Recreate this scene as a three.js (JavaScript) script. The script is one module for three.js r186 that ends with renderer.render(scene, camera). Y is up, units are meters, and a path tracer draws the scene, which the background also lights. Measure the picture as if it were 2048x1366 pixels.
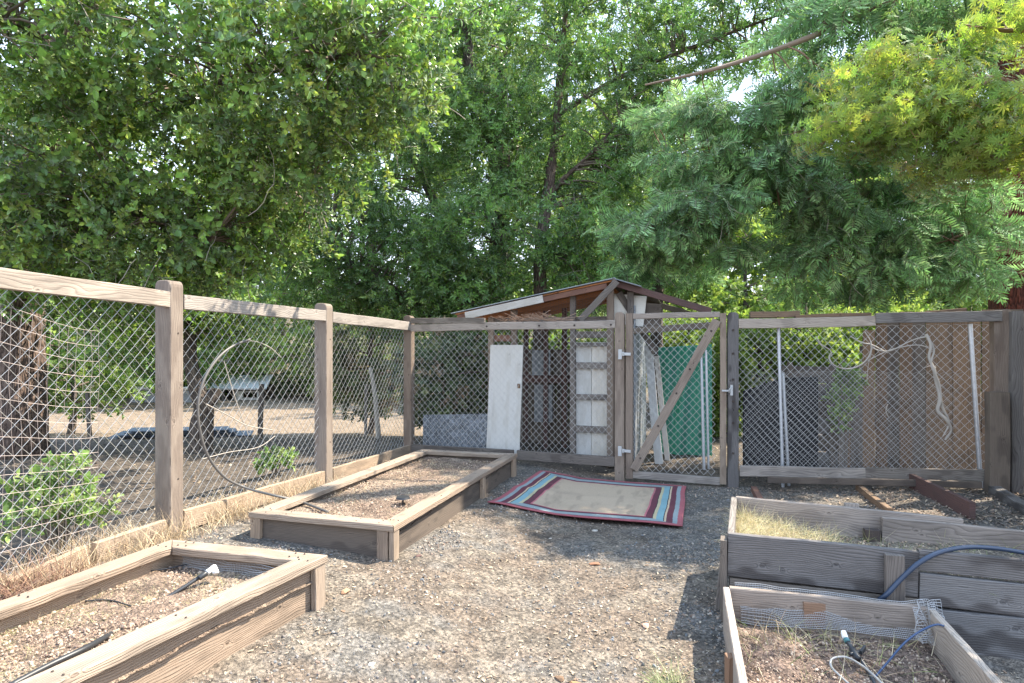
import * as THREE from 'three';
import { mergeGeometries } from 'three/addons/utils/BufferGeometryUtils.js';

// ------------------------------------------------------------------ camera, sky, sun, exposure
const EYE = 1.35, FOC = 1200;                       // eye height in metres, focal length in pixels of a 2048 px wide picture
const scene = new THREE.Scene();
const camera = new THREE.PerspectiveCamera(2 * Math.atan(683 / FOC) * 180 / Math.PI, 2048 / 1366, 0.05, 400);
camera.position.set(0, EYE, 0);
camera.lookAt(0, EYE, -1);
camera.setViewOffset(2048, 1366, 0, -24, 2048, 1366);
camera.updateMatrixWorld();

const SUN = new THREE.Vector3(0.56, 0.80, -0.23).normalize();
const sun = new THREE.DirectionalLight(new THREE.Color().setRGB(1.0, 0.90, 0.75), 4.9);
sun.position.copy(SUN).multiplyScalar(60).add(new THREE.Vector3(0, 0, -6));
sun.target.position.set(0, 0, -6);
sun.castShadow = true;
sun.shadow.mapSize.set(4096, 4096);
Object.assign(sun.shadow.camera, { left: -22, right: 22, top: 22, bottom: -22, near: 5, far: 120 });
sun.shadow.radius = 1;
scene.add(sun, sun.target);

{ // clear blue sky, paler towards the horizon and around the sun
  const W = 512, H = 256, d = new Float32Array(W * H * 4);
  const mixv = (a, b, t) => a + (b - a) * t;
  for (let j = 0; j < H; j++) for (let i = 0; i < W; i++) {
    const el = ((j + 0.5) / H - 0.5) * Math.PI, az = ((i + 0.5) / W - 0.5) * 2 * Math.PI;
    const y = Math.sin(el), c = Math.cos(el);
    const dx = Math.cos(az) * c, dz = Math.sin(az) * c;
    const up = Math.max(0, y), t = Math.pow(1 - up, 2.8);
    const s = Math.max(0, dx * SUN.x + y * SUN.y + dz * SUN.z);
    const halo = 0.3 * Math.pow(s, 8);
    const o = (j * W + i) * 4;
    if (y < 0) { d[o] = 0.22; d[o + 1] = 0.2; d[o + 2] = 0.17; }
    else {
      d[o] = mixv(0.44, 0.92, t) + halo;
      d[o + 1] = mixv(0.60, 0.97, t) + halo;
      d[o + 2] = mixv(0.88, 1.03, t) + halo * 0.9;
    }
    d[o + 3] = 1;
  }
  const sky = new THREE.DataTexture(d, W, H, THREE.RGBAFormat, THREE.FloatType);
  sky.mapping = THREE.EquirectangularReflectionMapping;
  sky.magFilter = sky.minFilter = THREE.LinearFilter;
  sky.needsUpdate = true;
  scene.background = sky;
  scene.environment = sky;
}
const renderer = new THREE.WebGLRenderer({ antialias: true });
renderer.setSize(1024, 683);
renderer.toneMapping = THREE.LinearToneMapping;
renderer.toneMappingExposure = 3.0;
renderer.shadowMap.enabled = true;

// ------------------------------------------------------------------ helpers
const V3 = (x, y, z) => new THREE.Vector3(x, y, z);
const clamp = (x, a, b) => Math.min(b, Math.max(a, x));
const lerp = (a, b, t) => a + (b - a) * t;
const smooth = (a, b, x) => { const t = clamp((x - a) / (b - a), 0, 1); return t * t * (3 - 2 * t); };
function rng(seed) { let a = seed >>> 0; return () => { a |= 0; a = a + 0x6D2B79F5 | 0; let t = Math.imul(a ^ a >>> 15, 1 | a); t = t + Math.imul(t ^ t >>> 7, 61 | t) ^ t; return ((t ^ t >>> 14) >>> 0) / 4294967296; }; }
const hash2 = (x, y) => { let h = Math.imul(x | 0, 374761393) + Math.imul(y | 0, 668265263); h = Math.imul(h ^ h >>> 13, 1274126177); return ((h ^ h >>> 16) >>> 0) / 4294967296; };
function vnoise(x, y, px = 0, py = 0) {               // value noise, periodic when px / py are set
  const xi = Math.floor(x), yi = Math.floor(y), fx = x - xi, fy = y - yi;
  const m = (v, p) => p ? ((v % p) + p) % p : v;
  const a = hash2(m(xi, px), m(yi, py)), b = hash2(m(xi + 1, px), m(yi, py)), c = hash2(m(xi, px), m(yi + 1, py)), d = hash2(m(xi + 1, px), m(yi + 1, py));
  const u = fx * fx * (3 - 2 * fx), v = fy * fy * (3 - 2 * fy);
  return lerp(lerp(a, b, u), lerp(c, d, u), v);
}
function fbm(x, y, n = 4) { let s = 0, a = 0.5, t = 0; for (let i = 0; i < n; i++) { s += a * vnoise(x + i * 17.3, y - i * 9.1); t += a; a *= 0.5; x *= 2.03; y *= 2.03; } return s / t; }

// a pixel of the photograph at a given depth, or on a plane of given height
const at = (px, py, d) => V3((px - 1024) * d / FOC, EYE - (py - 707) * d / FOC, -d);
const on = (px, py, h) => at(px, py, FOC * (EYE - h) / (py - 707));
// yard frame: u runs along the back fence, v away along the side fence, from their shared corner post
const CX = -1.404, CD = 8.18, CU = 0.9563, SU = 0.2924, TURN = -0.2967;
const F = (u, v, h) => V3(CX + CU * u + SU * v, h, -(CD - SU * u + CU * v));
const uv_of = (x, z) => { const dx = x - CX, dd = -z - CD; return [CU * dx - SU * dd, SU * dx + CU * dd]; };
const onV = (px, py, v) => { const r = (px - 1024) / FOC; const u = (r * (CD + CU * v) - CX - SU * v) / (CU + SU * r); const d = CD - SU * u + CU * v; return at(px, py, d); };   // on a plane parallel to the back fence
const onU = (px, py, u) => { const r = (px - 1024) / FOC; const v = (r * (CD - SU * u) - CX - CU * u) / (SU - CU * r); const d = CD - SU * u + CU * v; return at(px, py, d); };   // on a plane parallel to the side fence

// height of the ground
function ground(x, z) {
  const [u, v] = uv_of(x, z), d = -z;
  let yard = -0.05 * clamp(u, 0, 1.8) - 0.11 * smooth(1.8, 2.85, u);
  yard += 0.13 * smooth(4.3, 6.3, u) * smooth(-2.6, -1.2, v);
  let out = -0.1 - 0.42 * smooth(9, 15, d) + 0.34 * Math.max(0, d - 27) * smooth(27, 34, d) * smooth(70, 40, d) + (d > 40 ? 4.5 * smooth(40, 70, d) : 0);
  const outside = Math.max(smooth(0.1, 1.5, v), smooth(-0.1, -1.6, u));
  let g = lerp(yard, out, outside);
  g += 0.02 * (fbm(x * 0.9 + 40, z * 0.9 + 11, 3) - 0.5) + 0.008 * (fbm(x * 5, z * 5, 2) - 0.5);
  return g;
}
const gp = (x, z, dy = 0) => V3(x, ground(x, z) + dy, z);

const merge = a => { const mixed = a.some(g => g.index) && a.some(g => !g.index); return mergeGeometries(mixed ? a.map(g => g.index ? g.toNonIndexed() : g) : a); };
const used = {};
function numbered(n) { const k = used[n] = (used[n] ?? -1) + 1; return k ? n + '_' + String(k).padStart(3, '0') : n; }
function thing(name, label, category, pos, group) {
  const o = new THREE.Group(); o.name = numbered(name); o.position.copy(pos); o.userData = { label, category, kind: 'thing' }; if (group) o.userData.group = group;
  scene.add(o); return o;
}
function shade(m) { m.castShadow = m.receiveShadow = true; return m; }
// every board gets one of a few tones of its timber
const toneRand = rng(2024), tones = new Map();
function toned(mat) {
  if (!mat.userData.timber) return mat;
  if (!tones.has(mat)) tones.set(mat, [[1, 1, 1], [0.86, 0.84, 0.83], [1.08, 1.05, 1.0], [0.93, 0.95, 0.97], [0.78, 0.75, 0.73]].map(c => { const k = mat.clone(); k.color.setRGB(...c); return k; }));
  return tones.get(mat)[Math.floor(toneRand() * 5)];
}
// geometry is built in world coordinates and moved into its parent's frame here
function part(parent, name, geo, mat, label) {
  const g = Array.isArray(geo) ? merge(geo) : geo;
  let p = V3(0, 0, 0), q = parent; while (q && q !== scene) { p.add(q.position); q = q.parent; }
  g.translate(-p.x, -p.y, -p.z);
  const m = shade(new THREE.Mesh(g, toned(mat))); m.name = name; if (label) m.userData.label = label;
  parent.add(m); return m;
}
function single(name, label, category, geo, mat, group) {
  const g = Array.isArray(geo) ? merge(geo) : geo;
  g.computeBoundingBox(); const b = g.boundingBox, c = V3((b.min.x + b.max.x) / 2, b.min.y, (b.min.z + b.max.z) / 2);
  g.translate(-c.x, -c.y, -c.z);
  const m = shade(new THREE.Mesh(g, toned(mat))); m.name = numbered(name); m.position.copy(c); m.userData = { label, category, kind: 'thing' }; if (group) m.userData.group = group;
  scene.add(m); return m;
}
function geoOf(pos, uv, idx, col) {
  const g = new THREE.BufferGeometry();
  g.setAttribute('position', new THREE.Float32BufferAttribute(pos, 3));
  g.setAttribute('uv', new THREE.Float32BufferAttribute(uv, 2));
  if (col) g.setAttribute('color', new THREE.Float32BufferAttribute(col, 3));
  if (idx) g.setIndex(idx);
  g.computeVertexNormals(); return g;
}
let boardSeed = 1;
// a sawn board from a to b: w across (along up), t thick, chamfered edges, a little warp
function board(a, b, w, t, { up = V3(0, 1, 0), seg = 4, warp = 0.003, ch = 0.004, cutA = 0, cutB = 0, round = 0 } = {}) {
  const r = rng(boardSeed++ * 7919 + 13);
  const ax = b.clone().sub(a), L = ax.length(); ax.normalize();
  const az = ax.clone().cross(up).normalize(), ay = az.clone().cross(ax).normalize();
  const hw = w / 2, ht = t / 2, c = Math.min(ch, ht * 0.45, hw * 0.45);
  const ring = [[hw, ht - c], [hw - c, ht], [-hw + c, ht], [-hw, ht - c], [-hw, -ht + c], [-hw + c, -ht], [hw - c, -ht], [hw, -ht + c]];
  const per = [0]; for (let i = 0; i < 8; i++) { const p = ring[i], q = ring[(i + 1) % 8]; per.push(per[i] + Math.hypot(p[0] - q[0], p[1] - q[1])); }
  const ou = r() * 7, ov = r() * 5, ph = r() * 50;
  const pos = [], uv = [];
  const xs = []; for (let i = 0; i <= seg; i++) xs.push(L * i / seg);
  const pt = (i, k) => {
    const x0 = xs[i], [y, z] = ring[k];
    const wy = warp * (vnoise(x0 * 1.7 + ph, 3.1) - 0.5) * 2, wz = warp * (vnoise(x0 * 1.7 + ph, 8.7) - 0.5) * 2;
    const x = x0 + (i === 0 ? cutA * y / hw : i === seg ? cutB * y / hw : 0);
    const n = warp ? 0.0012 * (vnoise(x0 * 9 + ph, k * 3.3) - 0.5) * 2 : 0;
    return a.clone().addScaledVector(ax, x).addScaledVector(ay, y + wy + n).addScaledVector(az, z + wz + n);
  };
  const tri = (P, U) => { for (let i = 0; i < 3; i++) { pos.push(P[i].x, P[i].y, P[i].z); uv.push(U[i][0], U[i][1]); } };
  for (let i = 0; i < seg; i++) for (let k = 0; k < 8; k++) {
    const k2 = (k + 1) % 8, A = pt(i, k), B = pt(i + 1, k), C = pt(i + 1, k2), D = pt(i, k2);
    const ua = [xs[i] + ou, per[k] + ov], ub = [xs[i + 1] + ou, per[k] + ov], uc = [xs[i + 1] + ou, per[k + 1] + ov], ud = [xs[i] + ou, per[k + 1] + ov];
    tri([A, C, B], [ua, uc, ub]); tri([A, D, C], [ua, ud, uc]);
  }
  for (const e of [0, seg]) { // end caps: end grain runs across, so its uv is turned
    for (let k = 1; k < 7; k++) {
      const P = [pt(e, 0), pt(e, k), pt(e, k + 1)], U = [0, k, k + 1].map(q => [ring[q][1] * 0.6 + ou, ring[q][0] + ov]);
      if (e === 0) tri([P[0], P[2], P[1]], [U[0], U[2], U[1]]); else tri(P, U);
    }
  }
  // orient: make sure faces point outwards
  const g = geoOf(pos, uv); fixOut(g); return g;
}
function fixOut(g) { // flip triangles whose normal points to the inside of a convex piece
  const p = g.attributes.position, u = g.attributes.uv, c = V3(0, 0, 0), A = V3(), B = V3(), C = V3(), n = V3(), m = V3();
  // (winding only matters for three.js' own renderer; the sweep is wound one way, so test one face)
  for (let i = 0; i < p.count; i++) c.add(A.fromBufferAttribute(p, i)); c.divideScalar(p.count);
  let s = 0;
  for (let i = 0; i < p.count; i += 3) { A.fromBufferAttribute(p, i); B.fromBufferAttribute(p, i + 1); C.fromBufferAttribute(p, i + 2); n.copy(B).sub(A).cross(m.copy(C).sub(A)); m.copy(A).add(B).add(C).divideScalar(3).sub(c); const dsg = n.dot(m); s += Math.sign(dsg); }
  if (s < 0) { for (let i = 0; i < p.count; i += 3) { for (let k = 0; k < 3; k++) { const t = p.array[(i + 1) * 3 + k]; p.array[(i + 1) * 3 + k] = p.array[(i + 2) * 3 + k]; p.array[(i + 2) * 3 + k] = t; } for (let k = 0; k < 2; k++) { const t = u.array[(i + 1) * 2 + k]; u.array[(i + 1) * 2 + k] = u.array[(i + 2) * 2 + k]; u.array[(i + 2) * 2 + k] = t; } } g.computeVertexNormals(); }
}
// a pixel on an upright plane through p with horizontal normal n
const onPlane = (px, py, p, n) => { const d = at(px, py, 1).sub(V3(0, EYE, 0)), k = (p.clone().sub(V3(0, EYE, 0)).dot(n)) / d.dot(n); return d.multiplyScalar(k).add(V3(0, EYE, 0)); };
// tapered tube through points; radii per point; optional roughness of the skin
function tube(pts, radii, sides = 8, steps = 0, rough = 0, caps = true) {
  const P = steps ? new THREE.CatmullRomCurve3(pts, false, 'centripetal').getPoints(steps) : pts;
  const n = P.length, R = i => { if (typeof radii === 'number') return radii; const t = i / (n - 1) * (radii.length - 1), k = Math.min(radii.length - 2, Math.floor(t)); return lerp(radii[k], radii[k + 1], t - k); };
  const pos = [], uv = [], idx = []; let N = V3(), B = V3(), T = V3(), prev = null, len = 0;
  for (let i = 0; i < n; i++) {
    T.copy(P[Math.min(n - 1, i + 1)]).sub(P[Math.max(0, i - 1)]).normalize();
    if (!prev) { N.copy(Math.abs(T.y) > 0.9 ? V3(1, 0, 0) : V3(0, 1, 0)).cross(T).normalize(); prev = true; }
    N.addScaledVector(T, -N.dot(T)).normalize(); B.copy(T).cross(N);
    if (i) len += P[i].distanceTo(P[i - 1]);
    const r0 = R(i);
    for (let k = 0; k <= sides; k++) {
      const a = k / sides * 2 * Math.PI, kk = k % sides;
      const r = r0 * (1 + rough * (vnoise(kk * 1.9 + P[0].x * 5, len * 1.3 / Math.max(0.05, radii[0] ?? radii) * 0.3) - 0.5) * 2);
      pos.push(P[i].x + (N.x * Math.cos(a) + B.x * Math.sin(a)) * r, P[i].y + (N.y * Math.cos(a) + B.y * Math.sin(a)) * r, P[i].z + (N.z * Math.cos(a) + B.z * Math.sin(a)) * r);
      uv.push(len, a * (radii[0] ?? radii));
    }
  }
  const w = sides + 1;
  for (let i = 0; i < n - 1; i++) for (let k = 0; k < sides; k++) { const a = i * w + k; idx.push(a, a + 1, a + w, a + 1, a + w + 1, a + w); }
  if (caps) for (const e of [0, n - 1]) { const c = pos.length / 3; pos.push(P[e].x, P[e].y, P[e].z); uv.push(0, 0); for (let k = 0; k < sides; k++) { if (e) idx.push(c, e * w + k, e * w + k + 1); else idx.push(c, k + 1, k); } }
  const g = geoOf(pos, uv, idx); return g;
}
// thin three-sided wires, many segments in one geometry: list of [a, b] pairs
function wires(segs, r) {
  const pos = [], uv = []; const T = V3(), N = V3(), B = V3();
  for (const [a, b] of segs) {
    T.copy(b).sub(a); const L = T.length(); T.normalize(); N.set(0.31, 0.17, 0.93).cross(T).normalize(); B.copy(T).cross(N);
    const c = [0, 1, 2].map(k => { const q = k * 2.0944; return N.clone().multiplyScalar(Math.cos(q) * r).addScaledVector(B, Math.sin(q) * r); });
    for (let k = 0; k < 3; k++) {
      const p = c[k], q = c[(k + 1) % 3];
      const A = a.clone().add(p), A2 = a.clone().add(q), D = b.clone().add(p), D2 = b.clone().add(q);
      for (const v of [A, D, A2, A2, D, D2]) pos.push(v.x, v.y, v.z);
      uv.push(0, 0, L, 0, 0, 0.01, 0, 0.01, L, 0, L, 0.01);
    }
  }
  return geoOf(pos, uv);
}
// ------------------------------------------------------------------ procedural materials
function dataTex(W, H, fn, srgb = true) {
  const d = new Uint8Array(W * H * 4);
  for (let j = 0; j < H; j++) for (let i = 0; i < W; i++) { const c = fn(i / W, j / H, i, j), o = (j * W + i) * 4; d[o] = clamp(c[0], 0, 1) * 255; d[o + 1] = clamp(c[1], 0, 1) * 255; d[o + 2] = clamp(c[2], 0, 1) * 255; d[o + 3] = 255; }
  const t = new THREE.DataTexture(d, W, H, THREE.RGBAFormat, THREE.UnsignedByteType);
  t.wrapS = t.wrapT = THREE.RepeatWrapping; t.magFilter = THREE.LinearFilter; t.minFilter = THREE.LinearMipmapLinearFilter; t.generateMipmaps = true;
  if (srgb) t.colorSpace = THREE.SRGBColorSpace; t.needsUpdate = true; return t;
}
// weathered wood: grain lines along u, a few knots, stains; one tile is 1.6 m by 0.4 m
function woodField(seed, lines, knots, warpA) {
  const W = 1024, H = 512, f = new Float32Array(W * H), m = new Float32Array(W * H), r = rng(seed);
  const K = []; for (let i = 0; i < knots; i++) K.push([r(), r(), 0.5 + r() * 0.6]);
  for (let j = 0; j < H; j++) for (let i = 0; i < W; i++) {
    const x = i / W, y = j / H;
    let y2 = y * lines + warpA * (vnoise(x * 5 + seed, y * 4, 5, 4) - 0.5) + warpA * 0.5 * (vnoise(x * 13, y * 8 + seed, 13, 8) - 0.5);
    let knot = 0;
    for (const [kx, ky, ks] of K) {
      let dx = Math.abs(x - kx); dx = Math.min(dx, 1 - dx); let dy = y - ky; dy -= Math.round(dy);
      const q = (dx * dx) / 0.0022 + (dy * dy) / 0.0022 * 0.32;
      const e = Math.exp(-q / (0.16 * ks)); y2 += Math.sign(dy || 1) * e * 1.9 * (lines / 26); knot = Math.max(knot, Math.exp(-q / (0.035 * ks)));
    }
    const fr = y2 - Math.floor(y2), late = Math.pow(fr, 3.5) + (fr < 0.1 ? 1 - fr / 0.1 : 0) * 0.8;
    const fib = vnoise(x * 24, y * 230 + seed, 24, 230), fib2 = vnoise(x * 90, y * 500, 90, 500);
    const mot = 0.55 * vnoise(x * 4 + seed * 3, y * 3, 4, 3) + 0.45 * vnoise(x * 16, y * 9 + seed, 16, 9);
    const crack = vnoise(x * 8 + 50, y * 120 + seed, 8, 120) > 0.93 ? 1 : 0;
    f[j * W + i] = clamp(0.88 - 0.36 * late - 0.22 * fib - 0.1 * fib2 - 0.45 * knot - 0.18 * crack, 0, 1);
    m[j * W + i] = mot;
  }
  return { W, H, f, m };
}
const wf1 = woodField(3, 34, 7, 2.6), wf2 = woodField(8, 22, 9, 3.2);
function woodMat(wf, dark, light, stain, { bump = 0.0025, rough = 0.88, stainAmt = 0.5 } = {}) {
  const t = dataTex(wf.W, wf.H, (x, y, i, j) => {
    const v = wf.f[j * wf.W + i], s = smooth(0.52, 0.75, wf.m[j * wf.W + i]) * stainAmt;
    return [0, 1, 2].map(k => lerp(lerp(dark[k], light[k], Math.pow(v, 0.9)), stain[k] * (0.55 + 0.6 * v), s));
  });
  const b = wf.bump ??= dataTex(wf.W, wf.H, (x, y, i, j) => { const v = wf.f[j * wf.W + i]; return [v, v, v]; }, false);
  const rep = q => { q.repeat.set(1 / 1.6, 1 / 0.4); return q; };
  const mm = new THREE.MeshStandardMaterial({ map: rep(t), bumpMap: rep(b), bumpScale: bump, roughness: rough }); mm.userData.timber = true; return mm;
}
const hex = h => [(h >> 16 & 255) / 255, (h >> 8 & 255) / 255, (h & 255) / 255];
const M = {};
M.tan = woodMat(wf1, hex(0x54463a), hex(0xc4b09b), hex(0x8d7d6d), { bump: 0.006, stainAmt: 0.7 });             // cedar weathered to warm tan
M.post = woodMat(wf1, hex(0x4a3f37), hex(0xab9b8b), hex(0x7b6b5f), { bump: 0.003, stainAmt: 0.55 });            // greyed fence timber
M.rail = woodMat(wf2, hex(0x5f5750), hex(0xbcb0a4), hex(0x7f766e), { bump: 0.003, stainAmt: 0.5 });
M.silver = woodMat(wf2, hex(0x443f3b), hex(0x938b83), hex(0x5d5651), { bump: 0.004, stainAmt: 0.6 });          // silver grey planks
M.slate = woodMat(wf1, hex(0x272525), hex(0x928e8b), hex(0x433e3c), { bump: 0.004, stainAmt: 0.7 });           // damp blue grey planks
M.redwood = woodMat(wf2, hex(0x40312d), hex(0x6c504a), hex(0x564540), { stainAmt: 0.6 });
M.rust = woodMat(wf1, hex(0x5c4034), hex(0x987161), hex(0x7a5c50), { stainAmt: 0.5 });
M.brown = woodMat(wf2, hex(0x46372c), hex(0x957a60), hex(0x665546), { bump: 0.003, stainAmt: 0.6 });
M.brownGrey = woodMat(wf1, hex(0x3f3731), hex(0x83776b), hex(0x574e47), { stainAmt: 0.6 });
M.cut = woodMat(wf1, hex(0x66503f), hex(0x9a7a62), hex(0x826652), { stainAmt: 0.3 });
M.white = woodMat(wf1, hex(0xa6a39c), hex(0xd9d7d1), hex(0xc4bfb4), { bump: 0.001, rough: 0.6, stainAmt: 0.5 });
M.ply = woodMat(wf2, hex(0x9a5c38), hex(0xd69a6a), hex(0xb87c52), { bump: 0.001, stainAmt: 0.4 });
M.siding = woodMat(wf1, hex(0x70757a), hex(0xa4abb0), hex(0x868c92), { bump: 0.001, stainAmt: 0.4 });
M.dark = woodMat(wf1, hex(0x2a2523), hex(0x5a4e48), hex(0x3a3330), { stainAmt: 0.5 });

const grainTex = dataTex(512, 512, (x, y) => { const n = 0.5 * vnoise(x * 64, y * 64, 64, 64) + 0.3 * vnoise(x * 200, y * 200, 200, 200) + 0.2 * vnoise(x * 12, y * 12, 12, 12); const v = 0.62 + 0.5 * (n - 0.5) * 1.5; return [v, v, v]; });
const grainBump = dataTex(512, 512, (x, y) => { const n = 0.5 * vnoise(x * 70 + 3, y * 70, 70, 70) + 0.35 * vnoise(x * 190, y * 190, 190, 190) + 0.15 * vnoise(x * 20, y * 20, 20, 20); return [n, n, n]; }, false);
M.ground = new THREE.MeshStandardMaterial({ map: grainTex, bumpMap: grainBump, bumpScale: 0.015, roughness: 1, vertexColors: true });
M.soil = new THREE.MeshStandardMaterial({ map: grainTex, bumpMap: grainBump, bumpScale: 0.02, roughness: 1, vertexColors: true });
const std = (c, roughness = 0.8, metalness = 0, extra = {}) => new THREE.MeshStandardMaterial({ color: new THREE.Color().setRGB(...c), roughness, metalness, ...extra });
M.wire = std([0.46, 0.45, 0.43], 0.45, 0.3);
M.welded = std([0.36, 0.30, 0.27], 0.6, 0.2);
M.wireOld = std([0.30, 0.29, 0.27], 0.6, 0.2);
M.galv = std([0.52, 0.54, 0.57], 0.38, 0.55, { bumpMap: grainBump, bumpScale: 0.001 });
M.pipeBlack = std([0.028, 0.030, 0.034], 0.42);
M.pipeGrey = std([0.115, 0.108, 0.10], 0.5);
M.pipeBlue = std([0.030, 0.048, 0.085], 0.38);
M.plasticWhite = std([0.78, 0.78, 0.76], 0.4);
M.clear = std([0.30, 0.30, 0.29], 0.25);
M.stone = std([1, 1, 1], 0.85, 0);
M.dry = new THREE.MeshStandardMaterial({ color: 0xffffff, roughness: 0.9, side: THREE.DoubleSide });
M.twig = std([0.20, 0.165, 0.135], 0.9);
M.vine = std([0.40, 0.36, 0.31], 0.9, 0, { bumpMap: grainBump, bumpScale: 0.004 });
// bark: long furrows along the trunk (u)
const barkF = (x, y) => { const w = 0.8 * vnoise(x * 6, y * 6, 6, 6); const r = Math.abs(vnoise(x * 10, y * 40 + w, 10, 40) - 0.5) * 2, q = vnoise(x * 40, y * 120, 40, 120); return clamp(0.25 + 0.75 * Math.pow(r, 0.6) - 0.25 * q, 0, 1); };
const barkBump = dataTex(512, 512, (x, y) => { const v = barkF(x, y); return [v, v, v]; }, false);
const barkMat = (a, b) => new THREE.MeshStandardMaterial({ map: dataTex(512, 512, (x, y) => { const v = barkF(x, y); return [0, 1, 2].map(k => lerp(a[k], b[k], v)); }), bumpMap: barkBump, bumpScale: 0.03, roughness: 0.95 });
M.barkGrey = barkMat(hex(0x2f2824), hex(0x7f7267));
M.barkOak = barkMat(hex(0x3b2f2a), hex(0x8b776a));
M.barkRed = barkMat(hex(0x3a1d16), hex(0x8a4a36));
M.branch = std([0.17, 0.13, 0.10], 0.9);
M.branchRed = std([0.22, 0.13, 0.09], 0.9);
const leaf = (gloss = 0.35, tr = 0.42) => new THREE.MeshPhysicalMaterial({ color: 0xffffff, roughness: 1, transmission: tr, thickness: 0, side: THREE.DoubleSide, vertexColors: true, ...(gloss ? { clearcoat: gloss, clearcoatRoughness: 0.26 } : {}) });
M.leafOak = leaf(0.9, 0.42); M.leafBay = leaf(0.8, 0.42); M.leafFar = leaf(0, 0.5); M.leafMaple = leaf(0, 0.6); M.needle = leaf(0, 0.4); M.weed = leaf(0.2, 0.4);
// ------------------------------------------------------------------ the ground: one sheet, fine near by, coarse far away
{
  const axis = (stops) => { const a = []; for (let s = 0; s < stops.length - 1; s++) { const [x0, st] = stops[s], x1 = stops[s + 1][0]; const n = Math.max(1, Math.round((x1 - x0) / st)); for (let i = 0; i < n; i++) a.push(x0 + (x1 - x0) * i / n); } a.push(stops[stops.length - 1][0]); return a; };
  const xs = axis([[-90, 6], [-30, 1], [-10, 0.12], [-3.5, 0.035], [3.6, 0.08], [8, 0.6], [30, 6], [90, 6]]);
  const ds = axis([[-12, 2], [-2, 0.3], [1.2, 0.035], [7.2, 0.07], [12, 0.2], [26, 1], [60, 5], [130, 5]]);
  const pos = [], uv = [], col = [], idx = [];
  const gravel = [0.40, 0.365, 0.32], dirt = [0.42, 0.33, 0.25], dust = [0.50, 0.42, 0.33], field = [0.64, 0.49, 0.35], litter = [0.25, 0.2, 0.155], hill = [0.40, 0.33, 0.19];
  const mixc = (a, b, t) => a.map((v, k) => lerp(v, b[k], t));
  for (const d of ds) for (const x of xs) {
    const z = -d, [u, v] = uv_of(x, z);
    let h = ground(x, z) + 0.006 * (fbm(x * 22, z * 22, 2) - 0.5);
    pos.push(x, h, z); uv.push(x / 0.9, z / 0.9);
    const n1 = fbm(x * 1.3 + 5, z * 1.3, 4), n2 = fbm(x * 4 + 30, z * 4 + 8, 3), n3 = fbm(x * 14, z * 14, 2);
    let c = mixc(gravel, dirt, smooth(0.45, 0.62, n1));
    c = mixc(c, dust, smooth(0.54, 0.63, n2) * 0.9);
    const out = Math.max(smooth(0.0, 0.4, v), smooth(-0.05, -0.4, u));
    let o = mixc(litter, dirt, smooth(0.5, 0.7, n2) * 0.6);
    o = mixc(o, field, smooth(10.4 + 1.2 * n1, 11.6 + 1.2 * n1, d) * smooth(2, -1, x));
    o = mixc(o, hill, smooth(24, 30, d));
    c = mixc(c, o, out);
    const k = 0.82 + 0.36 * n3; col.push(c[0] * k * 0.86, c[1] * k * 0.86, c[2] * k * 0.86);
  }
  const W = xs.length;
  for (let j = 0; j < ds.length - 1; j++) for (let i = 0; i < W - 1; i++) { const a = j * W + i; idx.push(a, a + 1, a + W, a + 1, a + W + 1, a + W); }
  const g = geoOf(pos, uv, idx, col);
  const m = shade(new THREE.Mesh(g, M.ground)); m.name = 'ground'; m.userData = { label: 'gravel and dry dirt ground of the yard and field', category: 'ground', kind: 'structure' }; scene.add(m);
}
function scatter(name, label, category, geo, mat, items, kind = 'stuff') {   // items: [position, quaternion, scale vector, colour]
  const im = new THREE.InstancedMesh(geo, mat, items.length), m4 = new THREE.Matrix4(), c = new THREE.Color();
  items.forEach(([p, q, s, k], i) => { im.setMatrixAt(i, m4.compose(p, q, s)); im.setColorAt(i, c.setRGB(k[0], k[1], k[2])); });
  shade(im); im.name = numbered(name); im.userData = { label, category, kind }; scene.add(im); return im;
}
const UP = V3(0, 1, 0);
const quatE = (a, b, c) => new THREE.Quaternion().setFromEuler(new THREE.Euler(a, b, c, 'YXZ'));
// pebble shapes
function pebbleGeo(seed) {
  const g = new THREE.IcosahedronGeometry(1, 0), p = g.attributes.position, r = rng(seed), o = {};
  for (let i = 0; i < p.count; i++) { const k = [0, 1, 2].map(q => p.array[i * 3 + q].toFixed(3)).join(); const s = o[k] ??= 0.65 + 0.6 * r(); for (let q = 0; q < 3; q++) p.array[i * 3 + q] *= s; }
  g.computeVertexNormals(); return g;
}
const inQuad = (P, x, z) => { let s = 0; for (let i = 0; i < P.length; i++) { const a = P[i], b = P[(i + 1) % P.length]; const c = (b.x - a.x) * (z - a.z) - (b.z - a.z) * (x - a.x); if (i && Math.sign(c) !== s) return false; s = Math.sign(c); } return true; };

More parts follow.
